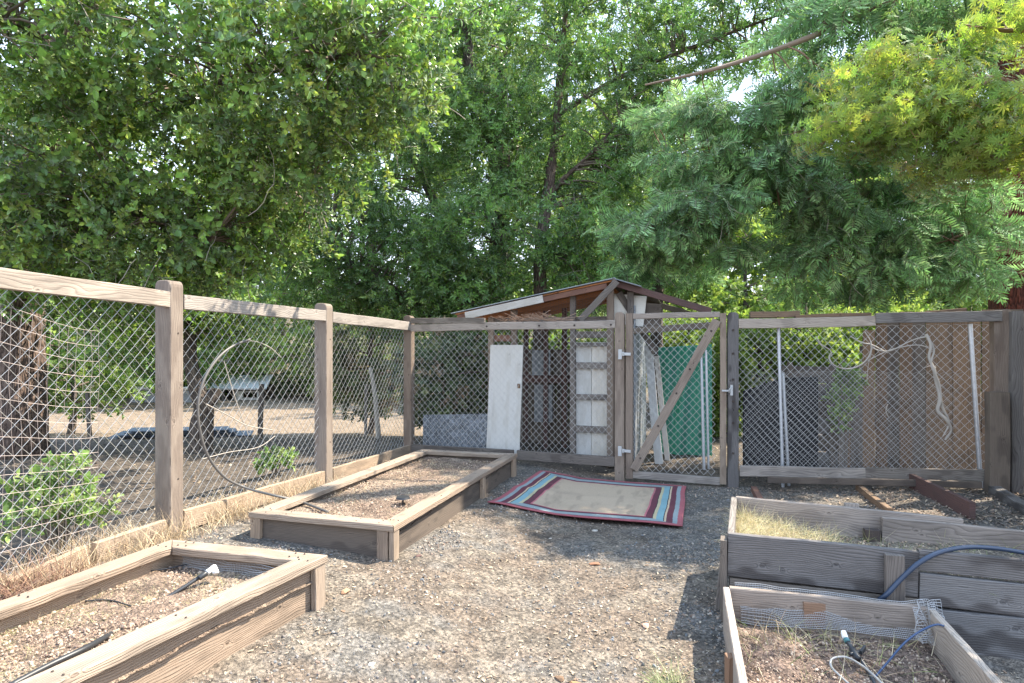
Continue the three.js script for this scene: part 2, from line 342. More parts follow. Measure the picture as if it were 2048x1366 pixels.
// outlines of the four beds (top corners), shared by the beds and by what is strewn between them
const BED = {
  near: [on(345, 1078, 0.2), on(655, 1109, 0.2), null, null],
  long: [on(497, 1024, 0.166), on(787, 1052, 0.166), on(1035, 907, 0.166), on(843, 898, 0.166)],
};
{ // the near bed runs on towards the camera, out of the picture
  const a = BED.near[0], b = BED.near[1];
  BED.near[3] = a.clone().add(V3(-0.31, 0, 1).normalize().multiplyScalar(2.35));
  BED.near[2] = b.clone().add(V3(-0.40, 0, 1).normalize().multiplyScalar(2.3));
}
const TALL = { fl: on(1455, 1068, 0.324), bl: on(1462, 992, 0.324) };
TALL.fr = TALL.fl.clone().add(V3(2.3, -0.05, 0.60)); TALL.br = TALL.bl.clone().add(V3(2.3, -0.10, 0.62));
const LOW = { bl: on(1452, 1174, 0.075), br: on(1862, 1214, 0.075) };
LOW.fl = LOW.bl.clone().add(V3(-0.36, 0, 1.25)); LOW.fr = LOW.br.clone().add(V3(-0.40, 0, 1.25));
const bedAreas = [BED.near, BED.long, [TALL.fl, TALL.fr, TALL.br, TALL.bl], [LOW.bl, LOW.br, LOW.fr, LOW.fl]];
const inBed = (x, z) => bedAreas.some(P => inQuad(P, x, z));
{
  const r = rng(77);
  const tones = [[0.29, 0.27, 0.24], [0.21, 0.205, 0.195], [0.35, 0.31, 0.26], [0.36, 0.275, 0.21], [0.25, 0.225, 0.205], [0.42, 0.34, 0.26], [0.14, 0.14, 0.14], [0.33, 0.235, 0.18], [0.47, 0.41, 0.34], [0.22, 0.23, 0.235]];
  const sets = [[], [], []];
  const N = 190000;
  for (let i = 0; i < N; i++) {
    const d = 1.7 + 6.3 * Math.pow(r(), 1.5), hw = 0.92 * d + 0.3, x = (r() * 2 - 1) * Math.min(hw, 4.2), z = -d;
    const [u, v] = uv_of(x, z); if (u < 0.1 || v > 0.0 || u > 4.6) continue;
    if (inBed(x, z)) continue;
    const den = smooth(0.40, 0.58, fbm(x * 1.3 + 3, z * 1.3 + 9, 4)) * 0.86 + 0.14; if (r() > den * (v > -2.6 ? 0.45 : 1)) continue; if (fbm(x * 4 + 30, z * 4 + 8, 3) > 0.585 && r() < 0.75) continue;
    const big = Math.pow(r(), 3.2), s = 0.0034 + 0.0085 * big;
    const t = tones[Math.floor(r() * tones.length)], k = 0.56 + 0.42 * r();
    sets[i % 3].push([V3(x, ground(x, z) + s * 0.15, z), quatE(r() * 6, r() * 6, r() * 6), V3(s * (0.9 + r() * 0.6), s * (0.55 + r() * 0.35), s), [t[0] * k, t[1] * k, t[2] * k]]);
  }
  sets.forEach((s, i) => scatter('gravel', ['grey crushed gravel strewn over the yard between the beds', 'loose grey and tan gravel chips lying on the yard', 'small mixed gravel stones bedded in the yard dirt'][i], 'gravel', pebbleGeo(5 + i), M.stone, s));
  // dry chips, straw and leaf litter
  const chip = geoOf([-0.5, 0, -0.18, 0.5, 0.06, -0.12, 0.42, 0, 0.2, -0.46, 0.05, 0.14], [0, 0, 1, 0, 1, 1, 0, 1], [0, 1, 2, 0, 2, 3]);
  const ct = [[0.38, 0.30, 0.21], [0.32, 0.24, 0.165], [0.46, 0.38, 0.28], [0.26, 0.18, 0.12], [0.40, 0.34, 0.25], [0.22, 0.15, 0.10]];
  const L = [], L2 = [];
  for (let i = 0; i < 38000; i++) {
    const d = 1.7 + 7.5 * Math.pow(r(), 1.1), hw = 0.92 * d + 0.3, x = (r() * 2 - 1) * Math.min(hw, 6), z = -d;
    const [u, v] = uv_of(x, z); if (u < -0.6 || v > 0.3) continue; if (inBed(x, z)) continue;
    const den = smooth(0.4, 0.6, fbm(x * 1.6 + 33, z * 1.6 + 2, 3)) * 0.85 + 0.15; if (r() > den) continue;
    const s = 0.008 + 0.026 * r() * r(); const t = ct[Math.floor(r() * 6)], k = (0.75 + 0.4 * r()) * 1;
    L.push([V3(x, ground(x, z) + 0.005, z), quatE((r() - 0.5) * 0.7, r() * 6.3, (r() - 0.5) * 0.7), V3(s, s, s * (0.5 + r())), t.map(q => q * k)]);
  }
  scatter('wood_chips', 'dry tan leaf and bark chips littering the gravel', 'litter', chip, M.dry, L);
  for (let i = 0; i < 16000; i++) { // litter under the trees, past the fences
    const d = 4 + 9 * r(), x = -9 + 18 * r(), z = -d; const [u, v] = uv_of(x, z); if (u > -0.1 && v < 0.1) continue;
    const s = 0.02 + 0.045 * r() * r(), t = ct[Math.floor(r() * 6)], k = 0.5 + 0.5 * r();
    L2.push([V3(x, ground(x, z) + 0.008, z), quatE((r() - 0.5) * 0.9, r() * 6.3, (r() - 0.5) * 0.9), V3(s, s, s * (0.5 + r())), t.map(q => q * k)]);
  }
  scatter('leaf_litter', 'brown leaf litter under the trees beyond the fences', 'litter', chip, M.dry, L2);
  { // bark mulch in the divided plots by the corner
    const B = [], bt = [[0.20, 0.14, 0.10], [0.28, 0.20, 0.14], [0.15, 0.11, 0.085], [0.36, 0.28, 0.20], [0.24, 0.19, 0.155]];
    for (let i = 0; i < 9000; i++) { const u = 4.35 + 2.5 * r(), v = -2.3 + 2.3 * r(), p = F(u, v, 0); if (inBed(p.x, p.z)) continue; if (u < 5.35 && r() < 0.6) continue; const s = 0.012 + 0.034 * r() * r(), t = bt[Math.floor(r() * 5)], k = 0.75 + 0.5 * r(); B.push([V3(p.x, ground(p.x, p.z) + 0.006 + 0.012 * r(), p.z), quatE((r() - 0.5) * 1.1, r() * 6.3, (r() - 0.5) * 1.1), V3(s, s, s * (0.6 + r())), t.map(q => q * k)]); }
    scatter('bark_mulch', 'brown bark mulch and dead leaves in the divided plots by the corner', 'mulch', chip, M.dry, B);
  }
  // a few larger things on the gravel
  const spots = [[1190, 1108, 0.03, [0.24, 0.12, 0.07]], [1292, 1224, 0.022, [0.45, 0.28, 0.2]], [660, 1105, 0.02, [0.12, 0.06, 0.05]], [836, 1122, 0.02, [0.12, 0.07, 0.06]], [1120, 1325, 0.022, [0.16, 0.1, 0.06]], [1190, 1045, 0.024, [0.5, 0.46, 0.4]], [690, 1195, 0.03, [0.42, 0.24, 0.14]], [1150, 1336, 0.026, [0.3, 0.17, 0.08]], [742, 1323, 0.014, [0.75, 0.72, 0.66]], [930, 1350, 0.025, [0.2, 0.21, 0.22]]];
  spots.forEach(([px, py, s, c], i) => {
    const p = on(px, py, -0.12), m = new THREE.Mesh(pebbleGeo(40 + i).scale(s * 1.5, s * 0.5, s), std(c, 0.9)); shade(m);
    m.position.set(p.x, ground(p.x, p.z) + s * 0.2, p.z); m.rotation.y = i * 1.3; m.name = numbered(i === 8 ? 'stone' : i === 5 || i === 9 ? 'stone' : 'bark_scrap');
    m.userData = { label: ['flat dark brown scrap of bark on the tan gravel before the rug', 'small reddish scrap of bark on open gravel', 'dark curled scrap at the corner of the nearer garden bed', 'dark pine cone scrap beside the long bed corner post', 'thin dark scrap of bark on grey gravel', 'pale stone at the front edge of the striped rug', 'rusty brown scrap beside the bed post foot', 'long orange brown scrap of bark on gravel', 'small white stone on the gravel', 'dark grey stone on the gravel'][i], category: i === 8 || i === 5 || i === 9 ? 'stone' : 'bark scrap' };
    scene.add(m);
  });
}
// ------------------------------------------------------------------ fences and gate
// woven chain link on a flat panel: from point a, along direction s by length L, between heights y0 and y1
function chainLink(a, dir, L, y0, y1, { w = 0.084, h = 0.092, r = 0.0019, sag = 0.006, seed = 1, shift = 0, top = null } = {}) {
  const nrm = V3(-dir.z, 0, dir.x), A = w / 2, segs = [], n = Math.floor(L / A), rows = Math.ceil((y1 - y0) / (h / 2));
  const node = (i, k, side) => { // contact points of neighbouring wires
    const s = (i + 0.5) * A + shift, y = y0 + k * h / 2;
    const j = sag * (vnoise(s * 2.3 + seed, y * 2.3) - 0.5) * 2, j2 = sag * 1.5 * (vnoise(s * 1.1 + seed, y * 1.3 + 9) - 0.5) * 2;
    return a.clone().addScaledVector(dir, clamp(s + j, 0, L)).addScaledVector(nrm, j2 * 1.4 + side * r * 0.8).setY(Math.min(y1, y + j));
  };
  for (let i = 0; i < n; i++) for (let k = 0; k < rows; k++) { const e = (i + k) & 1; segs.push([node(i - 1 + (e ? 1 : 0), k, e ? 1 : -1), node(i - 1 + (e ? 0 : 1), k + 1, e ? -1 : 1)]); }
  return wires(segs, r);
}
function roundTopPost(p, h, w, t, dirX) { // square post with a rounded (dome-cut) top
  const g = [], az = V3(-dirX.z, 0, dirX.x), up0 = p.clone(), n = 5, rr = 0.045;
  const sh = new THREE.Shape(); const hw = w / 2;
  sh.moveTo(-hw, 0); sh.lineTo(hw, 0); sh.lineTo(hw, h - rr); sh.quadraticCurveTo(hw, h, hw - rr, h); sh.lineTo(-hw + rr, h); sh.quadraticCurveTo(-hw, h, -hw, h - rr); sh.closePath();
  const e = new THREE.ExtrudeGeometry(sh, { depth: t - 0.012, bevelEnabled: true, bevelSize: 0.006, bevelThickness: 0.006, bevelSegments: 1, curveSegments: 4 });
  e.translate(0, 0, -(t - 0.012) / 2);
  const P = e.attributes.position, U = e.attributes.uv, off = hash2(Math.round(p.x * 100), Math.round(p.z * 100)) * 6;
  for (let i = 0; i < P.count; i++) { const x = P.getX(i), y = P.getY(i), z = P.getZ(i); U.setXY(i, y + off, x + z * 1.0 + off * 2); }
  const m = new THREE.Matrix4().makeBasis(dirX, UP, az).setPosition(p); e.applyMatrix4(m); e.computeVertexNormals();
  return e;
}
const DU = V3(CU, 0, SU), DV = V3(SU, 0, -CU);
const gr = p => ground(p.x, p.z);
const boltGeo = (p, n, r = 0.008) => { const g = new THREE.CylinderGeometry(r, r * 1.1, 0.008, 7); g.applyQuaternion(new THREE.Quaternion().setFromUnitVectors(UP, n)); g.translate(p.x, p.y, p.z); return g; };

// --- side fence
{
  const base = F(0, -3.9, 0);
  const t = thing('chain_link_fence', 'weathered wooden fence with chain link running beside the raised beds to the corner', 'fence', base);
  const vs = [-7.6, -5.75, -3.888, -1.95, 0];
  const tops = [1.87, 1.88, 1.885, 1.87, 1.86];
  for (const [i, v] of vs.entries()) if (i < 4) { const q = part(t, 'post', roundTopPost(F(-0.01, v, -0.05), tops[i] + 0.05, 0.135, 0.12, DU), M.post); if (i > 1) for (const h of [0.42, 1.5]) part(q, 'bolt', boltGeo(F(0.062, v + 0.01, h), DU, 0.007), M.dark); }
  // top rails: between the posts, on the yard side
  const rails = [[-5.75, -3.888 - 0.02, 1.785, 1.745, 0.115], [-3.888 + 0.07, -1.95 - 0.01, 1.735, 1.745, 0.11], [-1.95 + 0.07, -0.06, 1.735, 1.715, 0.115]];
  for (const [v0, v1, h0, h1, w] of rails) part(t, 'top_rail', board(F(0.035, v0, h0), F(0.035, v1, h1), w, 0.05, { seg: 8, warp: 0.006 }), M.rail);
  for (const [v0, v1, h0, h1] of [[-5.9, -5.05, 0.03, 0.05], [-5.0, -4.55, 0.0, 0.06], [-4.5, -3.97, 0.05, 0.07], [-3.81, -1.98, 0.09, 0.05], [-1.86, -0.08, 0.05, 0.04]])
    part(t, 'base_board', board(F(0.03, v0, h0), F(0.03, v1, h1), 0.15, 0.045, { seg: 6, warp: 0.006 }), M.tan);
  const seams = [[-5.75, -3.95, 0.02, 1.73, 11], [-3.83, -2.01, 0.1, 1.7, 5], [-1.89, -0.06, 0.08, 1.68, 8]];
  for (const [v0, v1, y0, y1, sd] of seams) part(t, 'chain_link_mesh', chainLink(F(-0.02, v0, 0), DV, v1 - v0, y0, y1, { seed: sd, sag: 0.011 }), M.wire);
}
// --- welded wire panel hung on the near end of the side fence
{
  const segs = [], vEnd = -4.42, P = (v, h) => F(0.0 + 0.010 * Math.sin(v * 9 + h * 4), v + 0.007 * Math.sin(h * 6 + v * 3) + 0.004 * Math.sin(h * 17 + v * 31), h + 0.006 * Math.sin(v * 5 + h * 2));
  const hTop = v => lerp(1.70, 1.50, smooth(-5.4, -4.45, v)), hLow = v => 0.12;
  for (let v = -5.7; v < vEnd; v += 0.052) for (let k = 0; k < 24; k++) { const h0 = lerp(hLow(v), hTop(v), k / 24), h1 = lerp(hLow(v), hTop(v), (k + 1) / 24); segs.push([P(v, h0), P(v, h1)]); }
  for (let j = 0; j <= 14; j++) for (let v = -5.7; v < vEnd - 0.05; v += 0.052) { const t = j / 14; segs.push([P(v, lerp(hLow(v), hTop(v), t)), P(v + 0.052, lerp(hLow(v + 0.052), hTop(v + 0.052), t))]); }
  single('welded_wire_panel', 'rusty welded wire netting sheet hung on the chain link by the weed bush', 'wire netting', wires(segs, 0.0012), M.welded);
}
// --- back fence, section in front of the shed
{
  const t = thing('chain_link_fence', 'weathered fence section with chain link in front of the small shed', 'fence', F(0, 0, -0.05));
  part(t, 'post', roundTopPost(F(0, 0, -0.1), 1.96, 0.105, 0.11, DU), M.post);
  part(t, 'post', roundTopPost(F(2.85, 0, -0.25), 2.1, 0.105, 0.11, DU), M.post);
  const railA = part(t, 'top_rail', board(F(0.06, -0.055, 1.70), F(2.80, -0.055, 1.70), 0.095, 0.045, { seg: 8, warp: 0.008 }), M.rail);
  part(t, 'top_rail', board(F(0.07, -0.06, 1.79), F(1.12, -0.06, 1.765), 0.075, 0.05, { seg: 6, warp: 0.012 }), M.silver, 'split pale board nailed above the rail');
  part(t, 'base_board', board(F(1.55, -0.04, 0.05), F(2.79, -0.04, 0.03), 0.12, 0.045, { seg: 6 }), M.silver);
  part(t, 'base_board', board(F(0.06, -0.03, 0.06), F(1.5, -0.03, 0.05), 0.12, 0.045, { seg: 6 }), M.silver);
  part(t, 'chain_link_mesh', chainLink(F(0.05, 0.0, 0), DU, 2.76, 0.09, 1.66, { seed: 21, sag: 0.004 }), M.wire);
  for (const u of [1.15, 1.85, 2.3, 2.75]) part(railA, 'bolt', boltGeo(F(u, -0.082, 1.7), DV.clone().negate(), 0.012), M.dark);
}
M.zinc = std([0.46, 0.46, 0.45], 0.5, 0.2);
// --- gate
{
  const y0 = -0.16, y1 = 1.835, ua = 2.93, ub = 4.075, t = thing('garden_gate', 'wooden gate with chain link and a diagonal brace next to the shed', 'gate', F((ua + ub) / 2, 0, y0));
  const v = -0.05;
  part(t, 'stile', board(F(ua + 0.04, v, y0), F(ua + 0.04, v, y1), 0.085, 0.06, { up: DU, seg: 6 }), M.post);
  part(t, 'stile', board(F(ub - 0.035, v, y0), F(ub - 0.035, v, y1 - 0.02), 0.07, 0.06, { up: DU, seg: 6 }), M.post);
  part(t, 'rail', board(F(ua + 0.085, v, y1 - 0.035), F(ub - 0.072, v, y1 - 0.035), 0.065, 0.05, { seg: 6 }), M.rail);
  part(t, 'rail', board(F(ua + 0.085, v, y0 + 0.05), F(ub - 0.072, v, y0 + 0.03), 0.085, 0.05, { seg: 6 }), M.rail);
  const brace = part(t, 'brace', board(F(ua + 0.1, v - 0.052, y0 + 0.12), F(ub - 0.1, v - 0.052, y1 - 0.1), 0.1, 0.045, { seg: 6, warp: 0.002 }), M.post);
  part(t, 'chain_link_mesh', chainLink(F(ua + 0.08, v + 0.02, 0), DU, ub - ua - 0.15, y0 + 0.09, y1 - 0.06, { seed: 31, sag: 0.003 }), M.wire);
  for (const h of [1.32, 0.15]) { // white strap hinges
    const g = [board(F(2.862, v - 0.045, h - 0.04), F(2.862, v - 0.045, h + 0.08), 0.045, 0.012, { up: DU, seg: 1 }), tube([F(2.90, v - 0.05, h), F(2.90, v - 0.05, h + 0.05)], 0.014, 8), board(F(2.90, v - 0.045, h + 0.025), F(2.99, v - 0.045, h + 0.02), 0.035, 0.012, { seg: 1 })];
    part(t, 'hinge', g, M.zinc, 'white painted strap hinge');
  }
  const la = [board(F(ub - 0.05, v - 0.045, 0.92), F(ub + 0.06, v - 0.045, 0.92), 0.02, 0.014, { seg: 1 }), board(F(ub + 0.055, v - 0.05, 0.87), F(ub + 0.055, v - 0.05, 0.99), 0.03, 0.02, { up: DU, seg: 1 }), tube([F(ub + 0.03, v - 0.06, 0.90), F(ub + 0.03, v - 0.08, 0.94), F(ub + 0.06, v - 0.06, 0.97)], 0.006, 6, 8)];
  part(t, 'latch', la, M.zinc, 'pale metal gate latch');
  for (const k of [0.08, 0.3, 0.52, 0.68, 0.93]) part(brace, 'bolt', boltGeo(F(lerp(ua + 0.1, ub - 0.1, k), v - 0.078, lerp(y0 + 0.12, y1 - 0.1, k)), DV.clone().negate(), 0.012), M.dark);
}
// --- back fence, section past the gate to the corner
{
  const t = thing('chain_link_fence', 'weathered fence section with chain link between the gate and the plank fence corner', 'fence', F(4.15, 0, -0.2));
  const gp5 = part(t, 'post', roundTopPost(F(4.15, 0, -0.3), 2.12, 0.11, 0.11, DU), M.slate);
  part(t, 'post', board(F(6.76, 0.03, -0.15), F(6.76, 0.03, 1.80), 0.14, 0.12, { up: DU, seg: 6, warp: 0.006 }), M.post);
  part(t, 'post', board(F(6.86, -0.05, -0.15), F(6.86, -0.05, 1.78), 0.10, 0.10, { up: DU, seg: 6, warp: 0.006 }), M.silver);
  part(t, 'stub_post', board(F(6.66, -0.16, -0.15), F(6.66, -0.16, 0.96), 0.17, 0.13, { up: DU, seg: 4, warp: 0.004 }), M.brownGrey, 'thick dark stub post bolted at the corner');
  part(t, 'top_rail', board(F(4.21, -0.02, 1.69), F(5.6, -0.02, 1.71), 0.11, 0.06, { seg: 6, warp: 0.01 }), M.rail);
  part(t, 'top_rail', board(F(5.6, -0.04, 1.725), F(6.74, -0.04, 1.735), 0.11, 0.06, { seg: 6, warp: 0.01 }), M.silver);
  part(t, 'base_board', board(F(4.22, -0.04, 0.0), F(5.5, -0.04, 0.04), 0.12, 0.045, { seg: 6, warp: 0.006 }), M.rail);
  part(t, 'base_board', board(F(5.5, -0.04, 0.045), F(6.62, -0.04, 0.09), 0.115, 0.045, { seg: 6, warp: 0.006 }), M.silver);
  part(t, 'chain_link_mesh', chainLink(F(4.2, 0.02, 0), DU, 2.5, 0.04, 1.66, { seed: 41, sag: 0.009 }), M.wire);
  for (const h of [1.62, 1.35, 1.05, 0.8, 0.55, 0.2]) part(gp5, 'bolt', boltGeo(F(4.15, -0.06, h), DV.clone().negate(), 0.013), M.dark);
}
// second length of chain link leaning loose behind that section
single('loose_chain_link_panel', 'loose second length of chain link leaning behind the fence section', 'chain link', chainLink(F(4.28, 0.14, 0), DU, 2.2, -0.03, 1.15, { seed: 51, sag: 0.03, shift: 0.02, r: 0.0019 }), M.wireOld);

// --- plank fence: behind the chain link, then towards the camera along the yard's other side
{
  const t = thing('plank_fence', 'brown vertical plank fence behind the chain link with the dried vine', 'fence', F(6.3, 1.0, 0));
  const r = rng(91);
  let u = 5.38, i = 0;
  while (u < 9.0) {
    const w = 0.125 + 0.02 * r(), low = u < 5.72, top = low ? 1.18 + 0.05 * r() : 1.62 + 0.2 * smooth(5.7, 6.2, u) + 0.05 * r();
    part(t, 'plank', board(F(u, 0.98 + 0.008 * (i & 1), -0.1), F(u + 0.006 * (r() - 0.5), 0.98 + 0.008 * (i & 1), top), w, 0.02, { up: DU, seg: 2, warp: 0.004, ch: 0.002 }), [M.brown, M.brownGrey, M.dark, M.brownGrey, M.brown][Math.floor(r() * 5)]);
    u += w + 0.001; i++;
  }
  part(t, 'stringer', board(F(5.4, 1.04, 0.45), F(9, 1.04, 0.45), 0.09, 0.04), M.brownGrey);
  part(t, 'stringer', board(F(5.7, 1.04, 1.4), F(9, 1.04, 1.4), 0.09, 0.04), M.brownGrey);
}
{
  const t = thing('plank_fence', 'pale brown plank fence meeting the thick corner stub post', 'fence', F(7.0, -0.8, -0.1));
  const r = rng(97);
  let v = -0.15, i = 0;
  while (v > -2.6) { const w = 0.135 + 0.015 * r(); part(t, 'plank', board(F(7.02 + 0.015 * (i & 1), v, -0.1), F(7.02 + 0.015 * (i & 1), v, 1.84 + 0.02 * r()), w, 0.022, { up: DV, seg: 2, warp: 0.004, ch: 0.002 }), r() < 0.5 ? M.post : M.brown); v -= w + 0.005; i++; }
  part(t, 'top_rail', board(F(6.95, -0.1, 1.72), F(6.95, -2.6, 1.72), 0.09, 0.045), M.post);
  part(t, 'kick_board', board(F(6.93, -0.12, 0.02), F(6.93, -2.6, 0.0), 0.2, 0.04), M.redwood);
}
// ------------------------------------------------------------------ raised beds
const mid = (...p) => p.reduce((a, b) => a.add(b), V3(0, 0, 0)).divideScalar(p.length);
function soilPatch(Q, inset, level, amp, cols, seed, n = 70, pile = null) {   // soil surface inside four corners
  const c = mid(...Q), P = Q.map(q => q.clone().lerp(c, inset)), pos = [], uv = [], col = [], idx = [];
  for (let j = 0; j <= n; j++) for (let i = 0; i <= n; i++) {
    const s = i / n, t = j / n, p = P[0].clone().lerp(P[1], s).lerp(P[3].clone().lerp(P[2], s), t);
    const n1 = fbm(p.x * 3 + seed, p.z * 3, 3), n2 = fbm(p.x * 18 + seed, p.z * 18, 3), n3 = fbm(p.x * 2.1 + 9, p.z * 2.1 + seed, 3);
    pos.push(p.x, level + amp * (n1 - 0.5) + 0.022 * (n2 - 0.5) + (pile ? pile(s, t) : 0), p.z); uv.push(p.x / 0.7, p.z / 0.7);
    const k = 0.75 + 0.5 * n2, m = smooth(0.42, 0.62, n3); col.push(...[0, 1, 2].map(q => 1.3 * k * lerp(cols[0][q], cols[1][q], m)));
  }
  const w = n + 1; for (let j = 0; j < n; j++) for (let i = 0; i < n; i++) { const a = j * w + i; idx.push(a, a + w, a + 1, a + 1, a + w, a + w + 1); }
  return geoOf(pos, uv, idx, col);
}
function cappedBed(name, label, Q, cap, mats, group) { // Q: four top corners in order around the bed
  const c = mid(...Q), t = thing(name, label, 'garden bed', V3(c.x, ground(c.x, c.z), c.z), group);
  const n = 4, th = 0.045, inw = i => { const a = Q[i], b = Q[(i + 1) % n], d = b.clone().sub(a).setY(0).normalize(); const m = V3(-d.z, 0, d.x); if (m.dot(c.clone().sub(a)) < 0) m.negate(); return [d, m]; };
  for (let i = 0; i < n; i++) {
    const a = Q[i], b = Q[(i + 1) % n], [d, m] = inw(i), hw = cap / 2 - 0.001;
    const A = a.clone().addScaledVector(d, hw + 0.001).addScaledVector(m, hw), B = b.clone().addScaledVector(d, -hw - 0.001).addScaledVector(m, hw); A.y -= th / 2; B.y -= th / 2;
    const flip = V3(-d.z, 0, d.x).dot(m) > 0 ? 1 : -1;
    part(t, 'cap_board', board(A, B, cap - 0.002, th, { up: m, seg: 8, warp: 0.003, ch: 0.005, cutA: hw - 0.0015, cutB: -hw + 0.0015 }), mats[0]);
    // side board under the cap
    const ga = ground(a.x, a.z) - 0.06, gb = ground(b.x, b.z) - 0.06, ins = 0.062;
    const top = a.y - th - 0.002, lowest = Math.min(ga, gb), S = a.clone().addScaledVector(d, 0.045).addScaledVector(m, ins).setY((top + lowest) / 2), T = b.clone().addScaledVector(d, -0.045).addScaledVector(m, ins).setY((top + lowest) / 2);
    part(t, 'side_board', board(S, T, top - lowest, 0.036, { seg: 6, warp: 0.003 }), mats[1]);
  }
  for (const [i, cb] of t.children.filter(q => q.name === 'cap_board').entries()) { const a = Q[i], b = Q[(i + 1) % n], [d, m] = inw(i); for (const s of [0.13, -0.13, 0.9, -0.9]) for (const k of [0.03, 0.09]) { const p = (s > 0 ? a : b).clone().addScaledVector(d, s).addScaledVector(m, k); part(cb, 'screw', boltGeo(p.setY(a.y + 0.001), UP, 0.0045), M.screw); } }
  for (let i = 0; i < n; i++) { // corner posts outside the side boards, a double one at each corner
    const p = Q[i], [d, m] = inw(i), [d0, m0] = inw((i + 3) % n), low = ground(p.x, p.z) - 0.05;
    const at1 = p.clone().addScaledVector(d, 0.052).addScaledVector(m, 0.022), at2 = p.clone().addScaledVector(d0, -0.095).addScaledVector(m0, 0.022);
    part(t, 'corner_post', board(at1.clone().setY(low), at1.clone().setY(p.y - th - 0.001), 0.085, 0.036, { up: d, seg: 2 }), mats[2]);
    part(t, 'corner_post', board(at2.clone().setY(low), at2.clone().setY(p.y - th - 0.001), 0.085, 0.036, { up: d0, seg: 2 }), mats[2]);
  }
  return t;
}
M.screw = std([0.09, 0.075, 0.065], 0.6, 0.4);
const soilPink = [[0.40, 0.285, 0.21], [0.52, 0.40, 0.30]];
function netting(P, rows, cols, r, jitter, seed) { // square hardware cloth over a bilinear sheet P = [a, b, c, d]
  const rr = rng(seed), segs = [], pt = (i, j) => { const s = i / cols, t = j / rows; return P[0].clone().lerp(P[1], s).lerp(P[3].clone().lerp(P[2], s), t).add(V3((vnoise(s * 9 + seed, t * 3) - 0.5) * jitter, (vnoise(s * 7, t * 4 + seed) - 0.5) * jitter, (vnoise(s * 8 + 5, t * 3 + seed) - 0.5) * jitter)); };
  for (let j = 0; j <= rows; j++) for (let i = 0; i < cols; i++) segs.push([pt(i, j), pt(i + 1, j)]);
  for (let i = 0; i <= cols; i++) for (let j = 0; j < rows; j++) segs.push([pt(i, j), pt(i, j + 1)]);
  return wires(segs, r);
}
M.netting = std([0.42, 0.41, 0.40], 0.5, 0.3);
{
  const Q = [BED.near[0], BED.near[1], BED.near[2], BED.near[3]];
  const t = cappedBed('raised_garden_bed', 'tan capped wooden garden bed with a black pipe and white elbow in its soil', Q, 0.13, [M.tan, M.tan, M.tan], 'wooden raised garden beds');
  part(t, 'soil', soilPatch(Q, 0.045, 0.075, 0.05, soilPink, 4, 90), M.soil);
  // hardware cloth lining inside the far board
  const a = Q[0], b = Q[1], off = V3(-0.03, 0, 0.118);
  part(t, 'wire_netting', netting([a.clone().add(off).setY(0.145).add(V3(0.16, 0, 0)), b.clone().add(off).setY(0.145).add(V3(-0.1, 0, 0)), b.clone().add(off).setY(0.05).add(V3(-0.1, 0, 0.03)), a.clone().add(off).setY(0.05).add(V3(0.16, 0, 0.03))], 9, 80, 0.0011, 0.02, 3), M.netting);
}
{
  const Q = BED.long;
  const t = cappedBed('raised_garden_bed', 'long tan capped wooden garden bed along the side fence by the rug', Q, 0.125, [M.tan, M.brownGrey, M.tan], 'wooden raised garden beds');
  part(t, 'soil', soilPatch(Q, 0.05, 0.085, 0.06, soilPink, 14, 90), M.soil);
  // half way post on the open side
  const p = Q[1].clone().lerp(Q[2], 0.62), d = Q[2].clone().sub(Q[1]).setY(0).normalize(); const m = V3(d.z, 0, -d.x); if (m.dot(mid(...Q).sub(p)) < 0) m.negate(); p.addScaledVector(m, 0.022);
  part(t, 'middle_post', board(p.clone().setY(ground(p.x, p.z) - 0.05), p.clone().setY(0.118), 0.085, 0.036, { up: d, seg: 2 }), M.tan);
}
